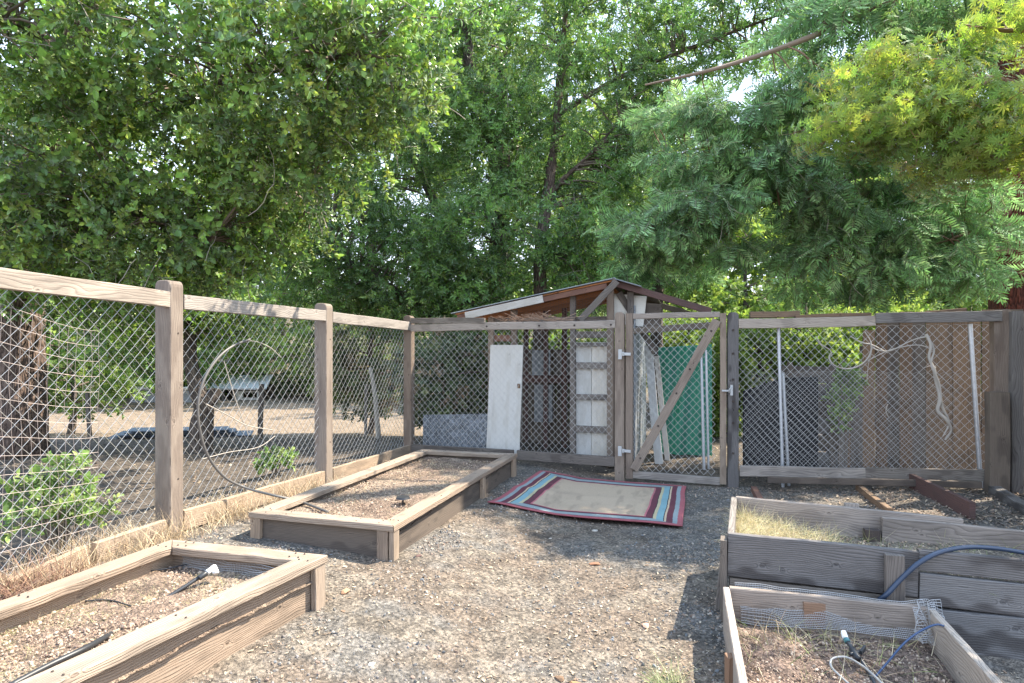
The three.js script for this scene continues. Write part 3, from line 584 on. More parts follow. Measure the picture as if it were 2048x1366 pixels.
{ // tall bed of two courses of planks
  const { fl, fr, bl, br } = TALL, c = mid(fl, fr, bl, br), g0 = -0.19;
  const t = thing('raised_garden_bed', 'tall grey plank garden bed with straw in its sunlit corner', 'garden bed', V3(c.x, g0, c.z), 'wooden raised garden beds');
  const L = (a, b, s, dy) => a.clone().lerp(b, s).add(V3(0, dy, 0));
  const dn = bl.clone().sub(fl).setY(0).normalize();
  const off = (p, k) => p.clone().addScaledVector(dn, k);
  part(t, 'plank', board(off(L(fl, fr, 0.0, -0.122), 0.02), off(L(fl, fr, 0.40, -0.122), 0.02), 0.243, 0.04, { seg: 6, warp: 0.005 }), M.slate);
  part(t, 'plank', board(off(L(fl, fr, 0.003, -0.372), 0.03), off(L(fl, fr, 0.40, -0.376), 0.03), 0.244, 0.04, { seg: 6, warp: 0.004 }), M.silver);
  part(t, 'plank', board(off(L(fl, fr, 0.402, -0.052), 0.025), off(L(fl, fr, 1, -0.055), 0.025), 0.11, 0.04, { seg: 6, warp: 0.006 }), M.slate);
  part(t, 'plank', board(off(L(fl, fr, 0.402, -0.195), 0.012), off(L(fl, fr, 1, -0.205), 0.012), 0.165, 0.04, { seg: 6, warp: 0.006 }), M.slate);
  part(t, 'plank', board(off(L(fl, fr, 0.402, -0.405), -0.0), off(L(fl, fr, 1, -0.40), -0.0), 0.236, 0.04, { seg: 6, warp: 0.005 }), M.slate);
  const cp = off(L(fl, fr, 0.352, 0), -0.026); part(t, 'cleat', board(cp.clone().setY(-0.16), cp.clone().setY(0.285), 0.09, 0.038, { up: fr.clone().sub(fl).setY(0).normalize(), seg: 3 }), M.silver);
  // end
  const e = fr.clone().sub(fl).setY(0).normalize();
  const E = (k, s, y) => fl.clone().lerp(bl, s).addScaledVector(e, k).setY(y);
  part(t, 'end_plank', board(E(0.02, 0.045, 0.2), E(0.02, 1, 0.2), 0.24, 0.038, { seg: 4 }), M.silver);
  part(t, 'end_plank', board(E(0.025, 0.045, -0.055), E(0.025, 1, -0.055), 0.245, 0.038, { seg: 4 }), M.brownGrey);
  part(t, 'cleat', board(E(-0.022, 0.03, -0.16), E(-0.022, 0.03, 0.29), 0.1, 0.036, { up: dn, seg: 3 }), M.brownGrey);
  part(t, 'cleat', board(E(-0.06, 0.3, -0.2), E(-0.03, 0.3, 0.12), 0.16, 0.036, { up: dn, seg: 3 }), M.silver);
  // back
  part(t, 'plank', board(L(bl, br, 0.012, -0.12), L(bl, br, 0.60, -0.12), 0.24, 0.04, { seg: 6, warp: 0.005 }), M.rail);
  part(t, 'plank', board(off(L(bl, br, 0.40, -0.155), -0.045), off(L(bl, br, 1, -0.14), -0.045), 0.24, 0.04, { seg: 6, warp: 0.006 }), M.rail);
  part(t, 'plank', board(L(bl, br, 0.0, -0.37), L(bl, br, 1, -0.37), 0.24, 0.04, { seg: 6, warp: 0.004 }), M.silver);
  const blk = off(L(bl, br, 0.375, -0.15), -0.05); part(t, 'block', board(blk.clone().add(V3(0, -0.1, 0)), blk.clone().add(V3(0, 0.03, 0)), 0.09, 0.06, { up: e, seg: 1 }), M.dark);
  const bl2 = off(L(bl, br, 0.33, 0), 0.05); part(t, 'cleat', board(bl2.clone().setY(-0.16), bl2.clone().setY(0.31), 0.09, 0.04, { up: e, seg: 2 }), M.rail);
  part(t, 'soil', soilPatch([fl, fr, br, bl], 0.03, 0.10, 0.05, [[0.26, 0.21, 0.16], [0.42, 0.35, 0.25]], 24, 60, (s, q) => 0.07 * smooth(0.28, 0.0, s)), M.soil);
}
{ // low bed in front of it
  const { fl, fr, bl, br } = LOW, c = mid(fl, fr, bl, br), g0 = -0.19, t = thing('raised_garden_bed', 'low open garden bed of thin boards with a capped pipe riser in its soil', 'garden bed', V3(c.x, g0, c.z), 'wooden raised garden beds');
  const low = (a, b, w, mat, dy = 0) => part(t, 'side_board', board(a.clone().add(V3(0, dy - w / 2, 0)), b.clone().add(V3(0, dy - w / 2, 0)), w, 0.034, { seg: 6, warp: 0.004 }), mat);
  low(bl.clone().add(V3(0.02, 0, 0)), br.clone().add(V3(-0.02, 0, 0)), 0.22, M.rail); low(bl, fl, 0.24, M.rail, 0.002); low(br, fr, 0.22, M.rail, -0.004);
  part(t, 'soil', soilPatch([bl, br, fr, fl], 0.02, -0.105, 0.06, [[0.36, 0.25, 0.19], [0.54, 0.42, 0.33]], 34, 70), M.soil);
  const st = on(1464, 1318, 0.02); part(t, 'stake', board(st.clone().setY(-0.15), st.clone().setY(0.035), 0.05, 0.05, { up: V3(1, 0, 0), seg: 1 }), M.cut, 'orange sawn stake');
  const blk = on(1640, 1230, -0.02); part(t, 'block', board(blk.clone().add(V3(-0.08, 0, -0.02)), blk.clone().add(V3(0.08, 0, 0)), 0.13, 0.04, { seg: 1 }), M.cut, 'orange wood block behind the netting');
  const a = bl.clone().add(V3(0.04, -0.0, 0.035)), b = br.clone().add(V3(0.02, 0.01, 0.035));
  part(t, 'wire_netting', netting([a.clone().lerp(b, 0.02).add(V3(0, 0.01, -0.05)), a.clone().lerp(b, 0.98).add(V3(0, 0.01, -0.05)), a.clone().lerp(b, 0.98).add(V3(0, -0.16, 0.02)), a.clone().lerp(b, 0.02).add(V3(0, -0.16, 0.02))], 20, 110, 0.0011, 0.03, 8), M.netting);
  const q = br.clone(); part(t, 'wire_netting', netting([q.clone().add(V3(-0.12, 0.02, 0.02)), q.clone().add(V3(0.05, 0.03, -0.02)), q.clone().add(V3(0.02, -0.14, 0.12)), q.clone().add(V3(-0.14, -0.14, 0.12))], 16, 18, 0.0012, 0.04, 12), M.netting);
}
// divider boards lying in the mulch strip behind the tall bed
{
  const D = [[1508, 952, 1530, 992, 0.06, 0.07, M.rust, 'short rusty brown divider board next to the gate post'], [1716, 960, 1780, 1012, 0.05, 0.08, M.brown, 'thin brown divider board between the two mulch plots'], [1822, 964, 1945, 1030, 0.045, 0.17, M.redwood, 'wide dark red divider board on edge in the mulch'], [1978, 972, 2075, 1035, 0.1, 0.1, M.slate, 'grey timber divider by the corner stub post']];
  for (const [x0, y0, x1, y1, t, w, mat, label] of D) { const a = on(x0, y0, -0.02), b = on(x1, y1, -0.04); const la = Math.min(ground(a.x, a.z), ground(b.x, b.z)); a.y = ground(a.x, a.z) + w / 2 - 0.015; b.y = ground(b.x, b.z) + w / 2 - 0.015; single('divider_board', label, 'board', board(a, b, w, t, { seg: 4 }), mat, 'divider boards in the mulch'); }
  single('edging_board', 'long low grey brown edging board under the fence past the gate', 'board', board(F(4.5, -0.2, -0.05), F(6.5, -0.22, 0.02), 0.07, 0.035, { seg: 6 }), M.brownGrey);
}
// ------------------------------------------------------------------ rug
{
  const C = [on(976, 1024, -0.16), on(1366, 1056, -0.18), on(1372, 974, -0.18), on(1082, 950, -0.14)], n = 48;
  const Wm = C[0].distanceTo(C[1]), Lm = C[1].distanceTo(C[2]);
  const rose = hex(0x9f575d), teal = hex(0x869294), wine = hex(0x5f2d39), cream = hex(0xbfa98d), dark = hex(0x312a2c), aqua = hex(0x779ca2), sand = hex(0xb5aa88), pink = hex(0xb0666c), beige = hex(0xae9b84);
  const side = [[0.05, rose], [0.093, teal], [0.15, wine], [0.168, cream], [0.176, dark], [0.24, aqua], [0.27, sand], [0.278, dark], [0.335, wine], [0.352, pink]];
  const end = [[0.055, rose], [0.085, wine], [0.092, dark], [0.19, teal], [0.2, dark], [0.235, wine], [0.25, pink]];
  const tex = dataTex(1024, 1024, (x, y) => {
    const wob = 0.004 * (vnoise(x * 40, y * 40) - 0.5);
    const dx = Math.min(x, 1 - x) * Wm + wob, dy = Math.min(y, 1 - y) * Lm + wob;
    const pick = (B, d) => { for (const [e, c] of B) if (d < e) return c; return null; };
    let c = (dx / 0.352 < dy / 0.25 ? pick(side, dx) : pick(end, dy)) || beige;
    const st = fbm(x * 6, y * 6, 4), st2 = fbm(x * 30 + 7, y * 9, 3);
    const weave = 0.93 + 0.1 * vnoise(x * 400, y * 400) , dirty = (c === beige ? 0.16 : 0.1) * smooth(0.5, 0.8, st2) + 0.07 * smooth(0.45, 0.7, st);
    return c.map((v, k) => v * weave * (1 - dirty) + hex(0x8a7c6c)[k] * dirty * 0.5);
  });
  const P = (s, t, top) => { const p = C[0].clone().lerp(C[1], s).lerp(C[3].clone().lerp(C[2], s), t); const e = 0.012 * (vnoise(s * 5 + 2, t * 5) - 0.5); p.x += e; p.z += e * 1.5 + 0.006 * Math.sin(s * 5.5) * (1 - t); p.y = Math.max(p.y + 0.008, ground(p.x, p.z) + 0.012) + 0.010 * vnoise(s * 6, t * 4 + 3) * vnoise(s * 3 + 8, t * 9) + 0.02 * smooth(0.08, 0, t) * vnoise(s * 5, 1) + 0.014 * Math.exp(-Math.pow((t - 0.42 - 0.12 * s) / 0.05, 2)) * (0.4 + 0.6 * vnoise(s * 4, 7)) + (top ? 0 : -0.012); return p; };
  const pos = [], uv = [], idx = []; const w = n + 1;
  for (const top of [1, 0]) for (let j = 0; j <= n; j++) for (let i = 0; i <= n; i++) { const p = P(i / n, j / n, top); pos.push(p.x, p.y, p.z); uv.push(i / n, j / n); }
  const off = w * w;
  for (let j = 0; j < n; j++) for (let i = 0; i < n; i++) { const a = j * w + i; idx.push(a, a + 1, a + w, a + 1, a + w + 1, a + w, off + a, off + a + w, off + a + 1, off + a + 1, off + a + w, off + a + w + 1); }
  for (let i = 0; i < n; i++) for (const [a, b] of [[i, i + 1], [n * w + i + 1, n * w + i], [(i + 1) * w, i * w], [i * w + n, (i + 1) * w + n]]) idx.push(a, off + a, b, b, off + a, off + b);
  const mat = new THREE.MeshStandardMaterial({ map: tex, roughness: 0.95, bumpMap: grainBump, bumpScale: 0.001 });
  single('rug', 'square outdoor rug with wine, rose and aqua striped border before the gate', 'rug', geoOf(pos, uv, idx), mat);
}
// ------------------------------------------------------------------ the small shed behind the back fence
{
  const v0 = 0.55, v1 = 2.35, g0 = -0.14, t = thing('shed', 'small ramshackle shed with a low gable roof behind the chain link fence', 'shed', F(1.9, 1.4, g0));
  const stud = (u, v, h0, h1, w, mat, th = 0.06) => part(t, 'post', board(F(u, v, h0), F(u, v, h1), w, th, { up: DU, seg: 3 }), mat);
  stud(1.0, v0, g0, 1.86, 0.08, M.post); stud(1.34, v0 - 0.02, g0, 1.95, 0.085, M.post); stud(2.16, v0, g0, 2.12, 0.075, M.silver); stud(2.66, v0, g0, 2.22, 0.09, M.post); stud(2.92, v0 + 0.03, g0, 2.16, 0.08, M.silver);
  stud(1.55, 1.5, g0, 2.0, 0.07, M.redwood, 0.07); stud(1.8, 1.7, g0, 2.05, 0.07, M.redwood, 0.07); stud(1.0, v1, g0, 1.8, 0.08, M.redwood); stud(2.85, v1, g0, 1.9, 0.08, M.brownGrey);
  // front door frame: rungs over white boards
  for (const [h, w] of [[1.60, 0.085], [1.19, 0.085], [0.77, 0.075], [0.34, 0.085], [1.47, 0.05]]) part(t, 'frame_rung', board(F(2.2, v0 - 0.01, h), F(2.615, v0 - 0.01, h), w, 0.045, { seg: 2 }), M.silver);
  for (const [ua, ub] of [[2.19, 2.40], [2.405, 2.63]]) part(t, 'white_board', board(F((ua + ub) / 2, v0 + 0.04, g0), F((ua + ub) / 2, v0 + 0.04, 1.5), ub - ua, 0.018, { up: DU, seg: 2, warp: 0.001 }), M.white, 'white painted wall board');
  // header between posts
  part(t, 'header', board(F(1.05, v0, 1.56), F(1.3, v0, 1.56), 0.09, 0.05), M.rust);
  part(t, 'header', board(F(1.0, v0 + 0.05, 1.80), F(2.7, v0 + 0.05, 1.80), 0.09, 0.045), M.silver);
  part(t, 'header', board(F(2.92, v0, 1.64), F(4.05, v0 + 0.1, 1.72), 0.08, 0.045), M.brownGrey);
  // side wall of vertical siding boards
  for (let i = 0; i < 9; i++) part(t, 'siding_board', board(F(2.97, v0 + 0.12 + i * 0.2, g0), F(2.97, v0 + 0.12 + i * 0.2, 1.98), 0.194, 0.02, { up: DV, seg: 1, warp: 0, ch: 0.004 }), M.siding);
  for (let i = 0; i < 9; i++) part(t, 'siding_board', board(F(0.98 + i * 0.215, v1, g0), F(0.98 + i * 0.215, v1, 1.42), 0.21, 0.02, { up: DU, seg: 1, warp: 0, ch: 0.004 }), M.brownGrey);
  part(t, 'shelf', board(F(1.05, 2.1, 0.98), F(2.8, 2.1, 0.98), 0.45, 0.03, { up: DV, seg: 2 }), M.redwood);
  part(t, 'shelf_rail', board(F(1.05, 1.88, 0.93), F(2.8, 1.88, 0.93), 0.1, 0.03), M.redwood);
  for (const [u, h, w, hh, m] of [[1.36, 1.2, 0.3, 0.4, M.siding], [1.72, 1.2, 0.24, 0.4, M.silver], [2.1, 1.22, 0.3, 0.42, M.siding], [1.4, 0.55, 0.3, 0.6, M.siding], [2.05, 0.5, 0.34, 0.7, M.silver]]) part(t, 'nest_panel', board(F(u, 1.95, h - hh / 2), F(u, 1.95, h + hh / 2), w, 0.02, { up: DU, seg: 1 }), m);
  // roof: two slopes from the ridge; the one facing the side fence still has its sheets
  const peak = [2.72, 2.30], eL = [0.5, 1.90], eR = [3.9, 1.92];
  const vf = v0 - 0.18, vb = v1 + 0.15, P = (e, k, v, dy = 0) => F(lerp(peak[0], e[0], k), v, lerp(peak[1], e[1], k) + dy);
  for (let i = 0; i < 3; i++) { const ka = i / 3 + 0.004, kb = (i + 1) / 3 - 0.004; part(t, 'roof_sheet', board(P(eL, ka, (vf + vb) / 2 + 0.02), P(eL, kb, (vf + vb) / 2 + 0.02), vb - vf - 0.06, 0.016, { up: DV, seg: 1, warp: 0 }), M.ply); }
  part(t, 'roof_felt', board(P(eL, -0.01, (vf + vb) / 2, 0.02), P(eL, 1.02, (vf + vb) / 2, 0.02), vb - vf, 0.012, { up: DV, seg: 4, warp: 0.003 }), M.siding, 'pale roof covering');
  part(t, 'roof_sheet', board(P(eR, 0.02, 1.75), P(eR, 0.42, 1.75), 1.2, 0.016, { up: DV, seg: 1, warp: 0 }), M.brownGrey);
  part(t, 'roof_felt', board(P(eR, 0.0, (vf + vb) / 2, 0.02), P(eR, 0.3, (vf + vb) / 2, 0.02), vb - vf, 0.012, { up: DV, seg: 2, warp: 0.003 }), M.siding, 'pale roof covering');
  part(t, 'rafter', board(P(eL, 0.04, vf + 0.05, -0.055), P(eL, 0.98, vf + 0.05, -0.055), 0.07, 0.04, { seg: 4 }), M.rust);
  part(t, 'fascia', board(P(eL, 0.42, vf, -0.05), P(eL, 0.92, vf, -0.06), 0.1, 0.02, { seg: 4 }), M.white, 'flaking white fascia board');
  for (const v of [1.1, 1.7, 2.25]) { part(t, 'rafter', board(P(eL, 0.02, v, -0.05), P(eL, 0.98, v, -0.05), 0.07, 0.035), M.ply); }
  part(t, 'rafter', board(P(eR, 0.03, vf + 0.1, -0.03), P(eR, 1.02, vf + 0.1, -0.04), 0.085, 0.04, { seg: 4 }), M.redwood, 'bare red rafter');
  part(t, 'rafter', board(P(eR, 0.03, v1, -0.03), P(eR, 0.9, v1, -0.04), 0.085, 0.04, { seg: 4 }), M.brownGrey);
  part(t, 'ridge_board', board(F(peak[0], vf, peak[1] - 0.03), F(peak[0], vb, peak[1] - 0.03), 0.1, 0.035), M.brownGrey);
  part(t, 'leaning_brace', board(onV(1160, 640, 0.28), onV(1234, 562, 0.32), 0.085, 0.04, { seg: 3 }), M.silver, 'grey loose timber leaning up to the ridge');
  part(t, 'brace', board(onV(1238, 585, 0.62), onV(1310, 705, 0.72), 0.085, 0.04, { seg: 3 }), M.brownGrey);
  part(t, 'gable_panel', board(F(2.68, v0 + 0.09, 1.95), F(3.1, v0 + 0.09, 1.9), 0.4, 0.015, { seg: 1, warp: 0 }), M.white, 'white gable panel');
  part(t, 'gable_panel', board(F(3.05, v0 + 0.14, 1.86), F(3.3, v0 + 0.14, 1.84), 0.32, 0.015, { seg: 1, warp: 0 }), M.brownGrey);
  // chicken wire across the open gable
  const segs = [], a = 0.019; for (let i = 0; i < 46; i++) for (let j = 0; j < 12; j++) { const u = 1.0 + i * a * 1.9, h = 1.76 + j * a * 2 + (i & 1) * a; if (h > lerp(1.9, 2.24, (u - 0.5) / 2.2) - 0.06) continue; const p = (x, y) => F(u + x, v0 - 0.04, h + y); segs.push([p(0, 0), p(a * 1.2, 0)], [p(0, 0), p(-a * 0.6, a)], [p(0, 0), p(-a * 0.6, -a)]); }
  part(t, 'chicken_wire', wires(segs, 0.0016), std([0.25, 0.17, 0.14], 0.7, 0.2));
  const sw = []; const r = rng(5); for (let i = 0; i < 90; i++) { const u = 1.35 + r() * 0.8, q = F(u, 0.02 + r() * 0.2, 1.76 + r() * 0.07 * (1 - Math.abs(u - 1.8))); sw.push([q, q.clone().add(V3((r() - 0.5) * 0.5, (r() - 0.2) * 0.12, (r() - 0.5) * 0.2))]); }
  single('twig_heap', 'heap of dry rusty twigs caught on the rail under the shed gable', 'twigs', wires(sw, 0.0035), std([0.33, 0.21, 0.14], 0.9));
}
const whiteOne = M.white.clone(); whiteOne.userData = {};
// white door leaf leaning against the shed front
{
  const A = onV(982, 690, 0.36), B = onV(1046, 690, 0.36), a = onV(973, 915, 0.22), b = onV(1038, 915, 0.22), t = thing('door_leaf', 'white boarded door leaf leaning inside the fence beside the blue grey sheet', 'door', mid(a, b));
  for (const [s0, s1] of [[0, 0.31], [0.315, 0.65], [0.655, 1]]) { const s = (s0 + s1) / 2; part(t, 'door_board', board(a.clone().lerp(b, s), A.clone().lerp(B, s), (s1 - s0) * A.distanceTo(B) * 1.06, 0.025, { up: DU, seg: 1, warp: 0, ch: 0.0015 }), whiteOne); }
  const k = onV(1037, 772, 0.25); part(t, 'turn_latch', board(k.clone().add(V3(0, -0.03, 0)), k.clone().add(V3(0, 0.03, 0)), 0.035, 0.03, { up: DU, seg: 1 }), M.brown);
}
// blue grey sheet leaning low
single('metal_sheet', 'low blue grey sheet leaning inside the fence beside the white door leaf', 'sheet', board(onV(842, 902, 0.3).lerp(onV(850, 832, 0.36), 0.5), onV(992, 905, 0.3).lerp(onV(992, 826, 0.36), 0.5), 0.52, 0.012, { up: V3(0.02, 1, -0.12), seg: 3, warp: 0.006, ch: 0.002 }), std([0.34, 0.385, 0.44], 0.5, 0.1, { map: grainTex, bumpMap: grainBump, bumpScale: 0.002 }));
// things standing beyond the gate
const leanP = (x0, y0, v0, x1, y1, v1) => [onV(x0, y0, v0), onV(x1, y1, v1)];
const stand = p => p.clone().setY(ground(p.x, p.z) - 0.01);
for (const [q, w, label] of [[leanP(1318, 895, 0.9, 1296, 690, 1.1), 0.11, 'wide flaking white board leaning beside the green sheet'], [leanP(1336, 880, 1.1, 1312, 712, 1.2), 0.07, 'narrow pale weathered lath leaning behind the wide white board']])
  single('leaning_board', label, 'board', board(stand(q[0]), q[1], w, 0.025, { up: DU, seg: 4, warp: 0.006 }), M.white);
{ // green plastic sheet
  const v = 1.5, n = 18, A = onV(1316, 695, v), B = onV(1424, 688, v), pos = [], uv = [], idx = [], g0 = -0.2;
  for (const s of [0, 1]) for (let j = 0; j <= n; j++) for (let i = 0; i <= n; i++) { const p = A.clone().lerp(B, i / n); const top = p.y; p.y = lerp(top, g0, j / n); const w = 0.03 * Math.sin(i * 1.1 + j * 0.2) + 0.05 * vnoise(i * 0.4, j * 0.3); p.addScaledVector(DV, w + s * 0.004 + (1 - j / n) * 0.08); pos.push(p.x, p.y, p.z); uv.push(i / n, j / n); }
  const w = n + 1, o = w * w; for (let j = 0; j < n; j++) for (let i = 0; i < n; i++) { const a = j * w + i; idx.push(a, a + w, a + 1, a + 1, a + w, a + w + 1, o + a, o + a + 1, o + a + w, o + a + 1, o + a + w + 1, o + a + w); }
  single('plastic_sheet', 'upright green plastic sheet seen through the gate', 'sheet', geoOf(pos, uv, idx), new THREE.MeshPhysicalMaterial({ color: new THREE.Color().setRGB(0.05, 0.33, 0.235), roughness: 0.7, transmission: 0.45, thickness: 0, side: THREE.DoubleSide, clearcoat: 0.3, clearcoatRoughness: 0.3 }));
}
function pole(q, r, label) { single('metal_pole', label, 'pole', tube([stand(q[0]), q[1]], r, 8), M.galv, 'galvanised poles leaning behind the fence'); }
pole(leanP(1408, 922, 0.75, 1402, 690, 0.95), 0.019, 'galvanised pole standing in front of the green sheet');
pole(leanP(1417, 918, 0.8, 1412, 700, 0.95), 0.016, 'thin galvanised pole touching the pole at the green sheet');
pole(leanP(1566, 930, 0.09, 1557, 655, 0.13), 0.02, 'tall galvanised pole of the pair leaning on the black panel');
pole(leanP(1578, 930, 0.16, 1566, 745, 0.2), 0.018, 'short galvanised pole of the pair leaning on the black panel');
pole(leanP(1962, 938, 0.12, 1940, 648, 0.1), 0.022, 'galvanised pole leaning against the plank fence by the corner');
// black panel and grey board stack
single('black_panel', 'black panel with a sloping top edge behind the pair of poles', 'panel', (() => { const s = new THREE.Shape(); s.moveTo(0, 0); s.lineTo(0.85, 0); s.lineTo(0.85, 1.22); s.lineTo(0.45, 1.2); s.lineTo(0, 1.03); s.closePath(); const g = new THREE.ExtrudeGeometry(s, { depth: 0.03, bevelEnabled: false }); const p = F(4.3, 0.62, -0.15); g.applyMatrix4(new THREE.Matrix4().makeBasis(DU, UP, DV.clone().negate()).setPosition(p)); return g; })(), std([0.009, 0.009, 0.011], 0.8, 0, { bumpMap: grainBump, bumpScale: 0.003 }));
{
  const t = thing('board_screen', 'grey weathered board screen behind the chain link next to the black panel', 'board screen', F(5.1, 0.85, -0.1));
  for (let i = 0; i < 6; i++) part(t, 'board', board(F(4.78, 0.85 + 0.01 * (i & 1), 0.02 + i * 0.215), F(5.42, 0.87 + 0.01 * (i & 1), 0.02 + i * 0.212), 0.2, 0.025, { seg: 2, warp: 0.005 }), i % 2 ? M.brownGrey : M.silver);
  part(t, 'batten', board(F(4.85, 0.80, -0.1), F(4.87, 0.82, 1.24), 0.07, 0.03, { up: DU }), M.brownGrey); part(t, 'batten', board(F(5.35, 0.82, -0.1), F(5.35, 0.84, 1.22), 0.07, 0.03, { up: DU }), M.brownGrey);
}
// dead wood lying along the top of the back fence
for (const [x0, y0, x1, y1, w, label] of [[1500, 632, 1598, 628, 0.07, 'slab of dead bark lying on the fence rail past the gate post'], [1590, 634, 1740, 632, 0.04, 'long thin strip of bark lying along the fence rail'], [1800, 632, 1930, 624, 0.05, 'broken grey bark strip lying on the rail near the corner']])
  single('bark_slab', label, 'bark', board(onV(x0, y0, 0.06), onV(x1, y1, 0.08), w, 0.1, { seg: 6, warp: 0.02 }), M.brown);
// ------------------------------------------------------------------ hoses, pipes, vine, far things
const onBed = (px, py, h) => on(px, py, h);
{ // big bleached hose arching over the side fence and into the long bed
  const pts = [onBed(656, 1024, 0.10), onBed(600, 1003, 0.13), onBed(545, 990, 0.20), onU(490, 975, 0.16), onU(450, 955, 0.1), onU(415, 910, 0.07), onU(398, 850, 0.07), onU(397, 800, 0.07), onU(410, 755, 0.07), onU(440, 712, 0.07), onU(470, 690, 0.07), onU(500, 679, 0.07)];
  single('garden_hose', 'thick bleached hose looping up the side fence out of the long bed', 'hose', tube(pts, 0.0105, 10, 70), M.pipeGrey);
}
for (const [p, r, label] of [[[[470, 688], [505, 682], [540, 695], [562, 715]], 0.005, 'thin bent dry cane at the hose end on the fence'], [[[448, 722], [462, 770], [480, 825], [497, 870]], 0.005, 'thin dark cane leaning in the hose loop'], [[[412, 808], [455, 830], [492, 850], [545, 860]], 0.006, 'dry cane crossing low inside the hose loop'], [[[405, 918], [455, 905], [520, 893], [550, 872]], 0.005, 'pale curved cane low in the hose loop']])
  single('dry_cane', label, 'cane', tube(p.map(q => onU(q[0], q[1], 0.02)), r * 0.7, 6, 20), M.vine, 'canes stuck in the side fence');
{ // irrigation pipe in the near bed
  const t = thing('irrigation_pipe', 'black irrigation pipe with a white elbow rising from the nearer bed soil', 'pipe', onBed(340, 1190, 0.08));
  part(t, 'riser', tube([onBed(335, 1195, 0.07), onBed(372, 1172, 0.10), onBed(420, 1140, 0.145)], 0.011, 10, 12), M.pipeBlack);
  part(t, 'coupling', tube([onBed(398, 1156, 0.125), onBed(412, 1147, 0.138)], 0.0155, 10), M.pipeBlack);
  part(t, 'elbow', [tube([onBed(414, 1145, 0.14), onBed(427, 1136, 0.152)], 0.015, 10), tube([onBed(427, 1134, 0.155), onBed(432, 1146, 0.135)], 0.0165, 10)], M.plasticWhite, 'white plastic elbow fitting');
}
single('irrigation_pipe', 'black pipe half buried in dry grass in the nearer bed', 'pipe', tube([onBed(20, 1372, 0.095), onBed(100, 1330, 0.10), onBed(170, 1297, 0.10), onBed(222, 1268, 0.075)], 0.013, 10, 24), M.pipeBlack);
for (const [p, label] of [[[[170, 1202], [215, 1200], [262, 1212]], 'short thin drip line on the nearer bed soil'], [[[255, 1145], [330, 1138], [380, 1128], [440, 1124]], 'thin stick lying under the white elbow']])
  single('drip_line', label, 'drip line', tube(p.map(q => onBed(q[0], q[1], 0.09)), 0.004, 6, 14), M.pipeBlack);
{
  const n = TALL.fr.clone().sub(TALL.fl).setY(0).normalize(); n.set(n.z, 0, -n.x); if (n.z > 0) n.negate();   // away from the camera
  const Q = (px, py, k) => onPlane(px, py, TALL.fl.clone().addScaledVector(n, k), n);
  single('garden_hose', 'blue black hose curving up over the tall grey plank bed', 'hose', tube([Q(1758, 1200, -0.04), Q(1772, 1190, -0.06), Q(1800, 1160, -0.05), Q(1835, 1128, -0.04), Q(1875, 1106, -0.01), Q(1925, 1095, 0.06), Q(1985, 1096, 0.14), Q(2050, 1106, 0.2), Q(2130, 1122, 0.25)], 0.0125, 10, 60), M.pipeBlue);
}
{ // riser with valve in the low bed
  const B = (x, y, h) => on(x, y, h);
  const t = thing('irrigation_riser', 'black irrigation riser with a valve and white cap in the low bed', 'pipe', B(1740, 1365, -0.1));
  part(t, 'pipe', tube([B(1752, 1374, -0.11), B(1735, 1340, -0.085), B(1710, 1305, -0.05), B(1696, 1285, -0.03)], 0.0105, 10, 16), M.pipeBlack);
  part(t, 'valve', [tube([B(1716, 1318, -0.055), B(1704, 1298, -0.04)], 0.016, 10), tube([B(1700, 1308, -0.045), B(1726, 1302, -0.045)], 0.009, 8), board(B(1722, 1306, -0.045), B(1730, 1294, -0.035), 0.02, 0.012, { seg: 1 })], M.pipeBlack);
  part(t, 'collar', tube([B(1695, 1284, -0.03), B(1691, 1276, -0.022)], 0.0145, 10), std([0.05, 0.16, 0.17], 0.4));
  part(t, 'cap', tube([B(1691, 1277, -0.02), B(1687, 1264, -0.005)], [0.0145, 0.0125], 10), M.plasticWhite, 'white cap');
}
single('drip_tube', 'blue drip tube arching out of the low bed over its board', 'tube', tube([[1752, 1352, -0.09], [1775, 1325, -0.05], [1810, 1285, 0.02], [1845, 1260, 0.06], [1875, 1249, 0.085], [1888, 1252, 0.08]].map(q => on(...q)), 0.0048, 8, 40), std([0.03, 0.06, 0.13], 0.35));
single('drip_tube', 'clear drip tube looped beside the riser in the low bed', 'tube', tube([[1710, 1378, -0.1], [1680, 1352, -0.09], [1662, 1332, -0.075], [1664, 1318, -0.06], [1690, 1314, -0.05], [1725, 1332, -0.045], [1765, 1368, -0.05], [1790, 1395, -0.06]].map(q => on(...q)), 0.005, 8, 50), M.clear);
{ // little solar lamp
  const b = on(806, 1008, 0.085), t = thing('solar_lamp', 'small black disc solar lamp on a stake in the long bed', 'lamp', b);
  const g = new THREE.CylinderGeometry(0.052, 0.06, 0.016, 20); g.translate(b.x, b.y + 0.055, b.z); part(t, 'lamp_head', g, M.pipeBlack);
  part(t, 'stake', tube([b.clone().add(V3(0, -0.02, 0)), b.clone().add(V3(0, 0.05, 0))], 0.008, 8), M.pipeBlack);
}
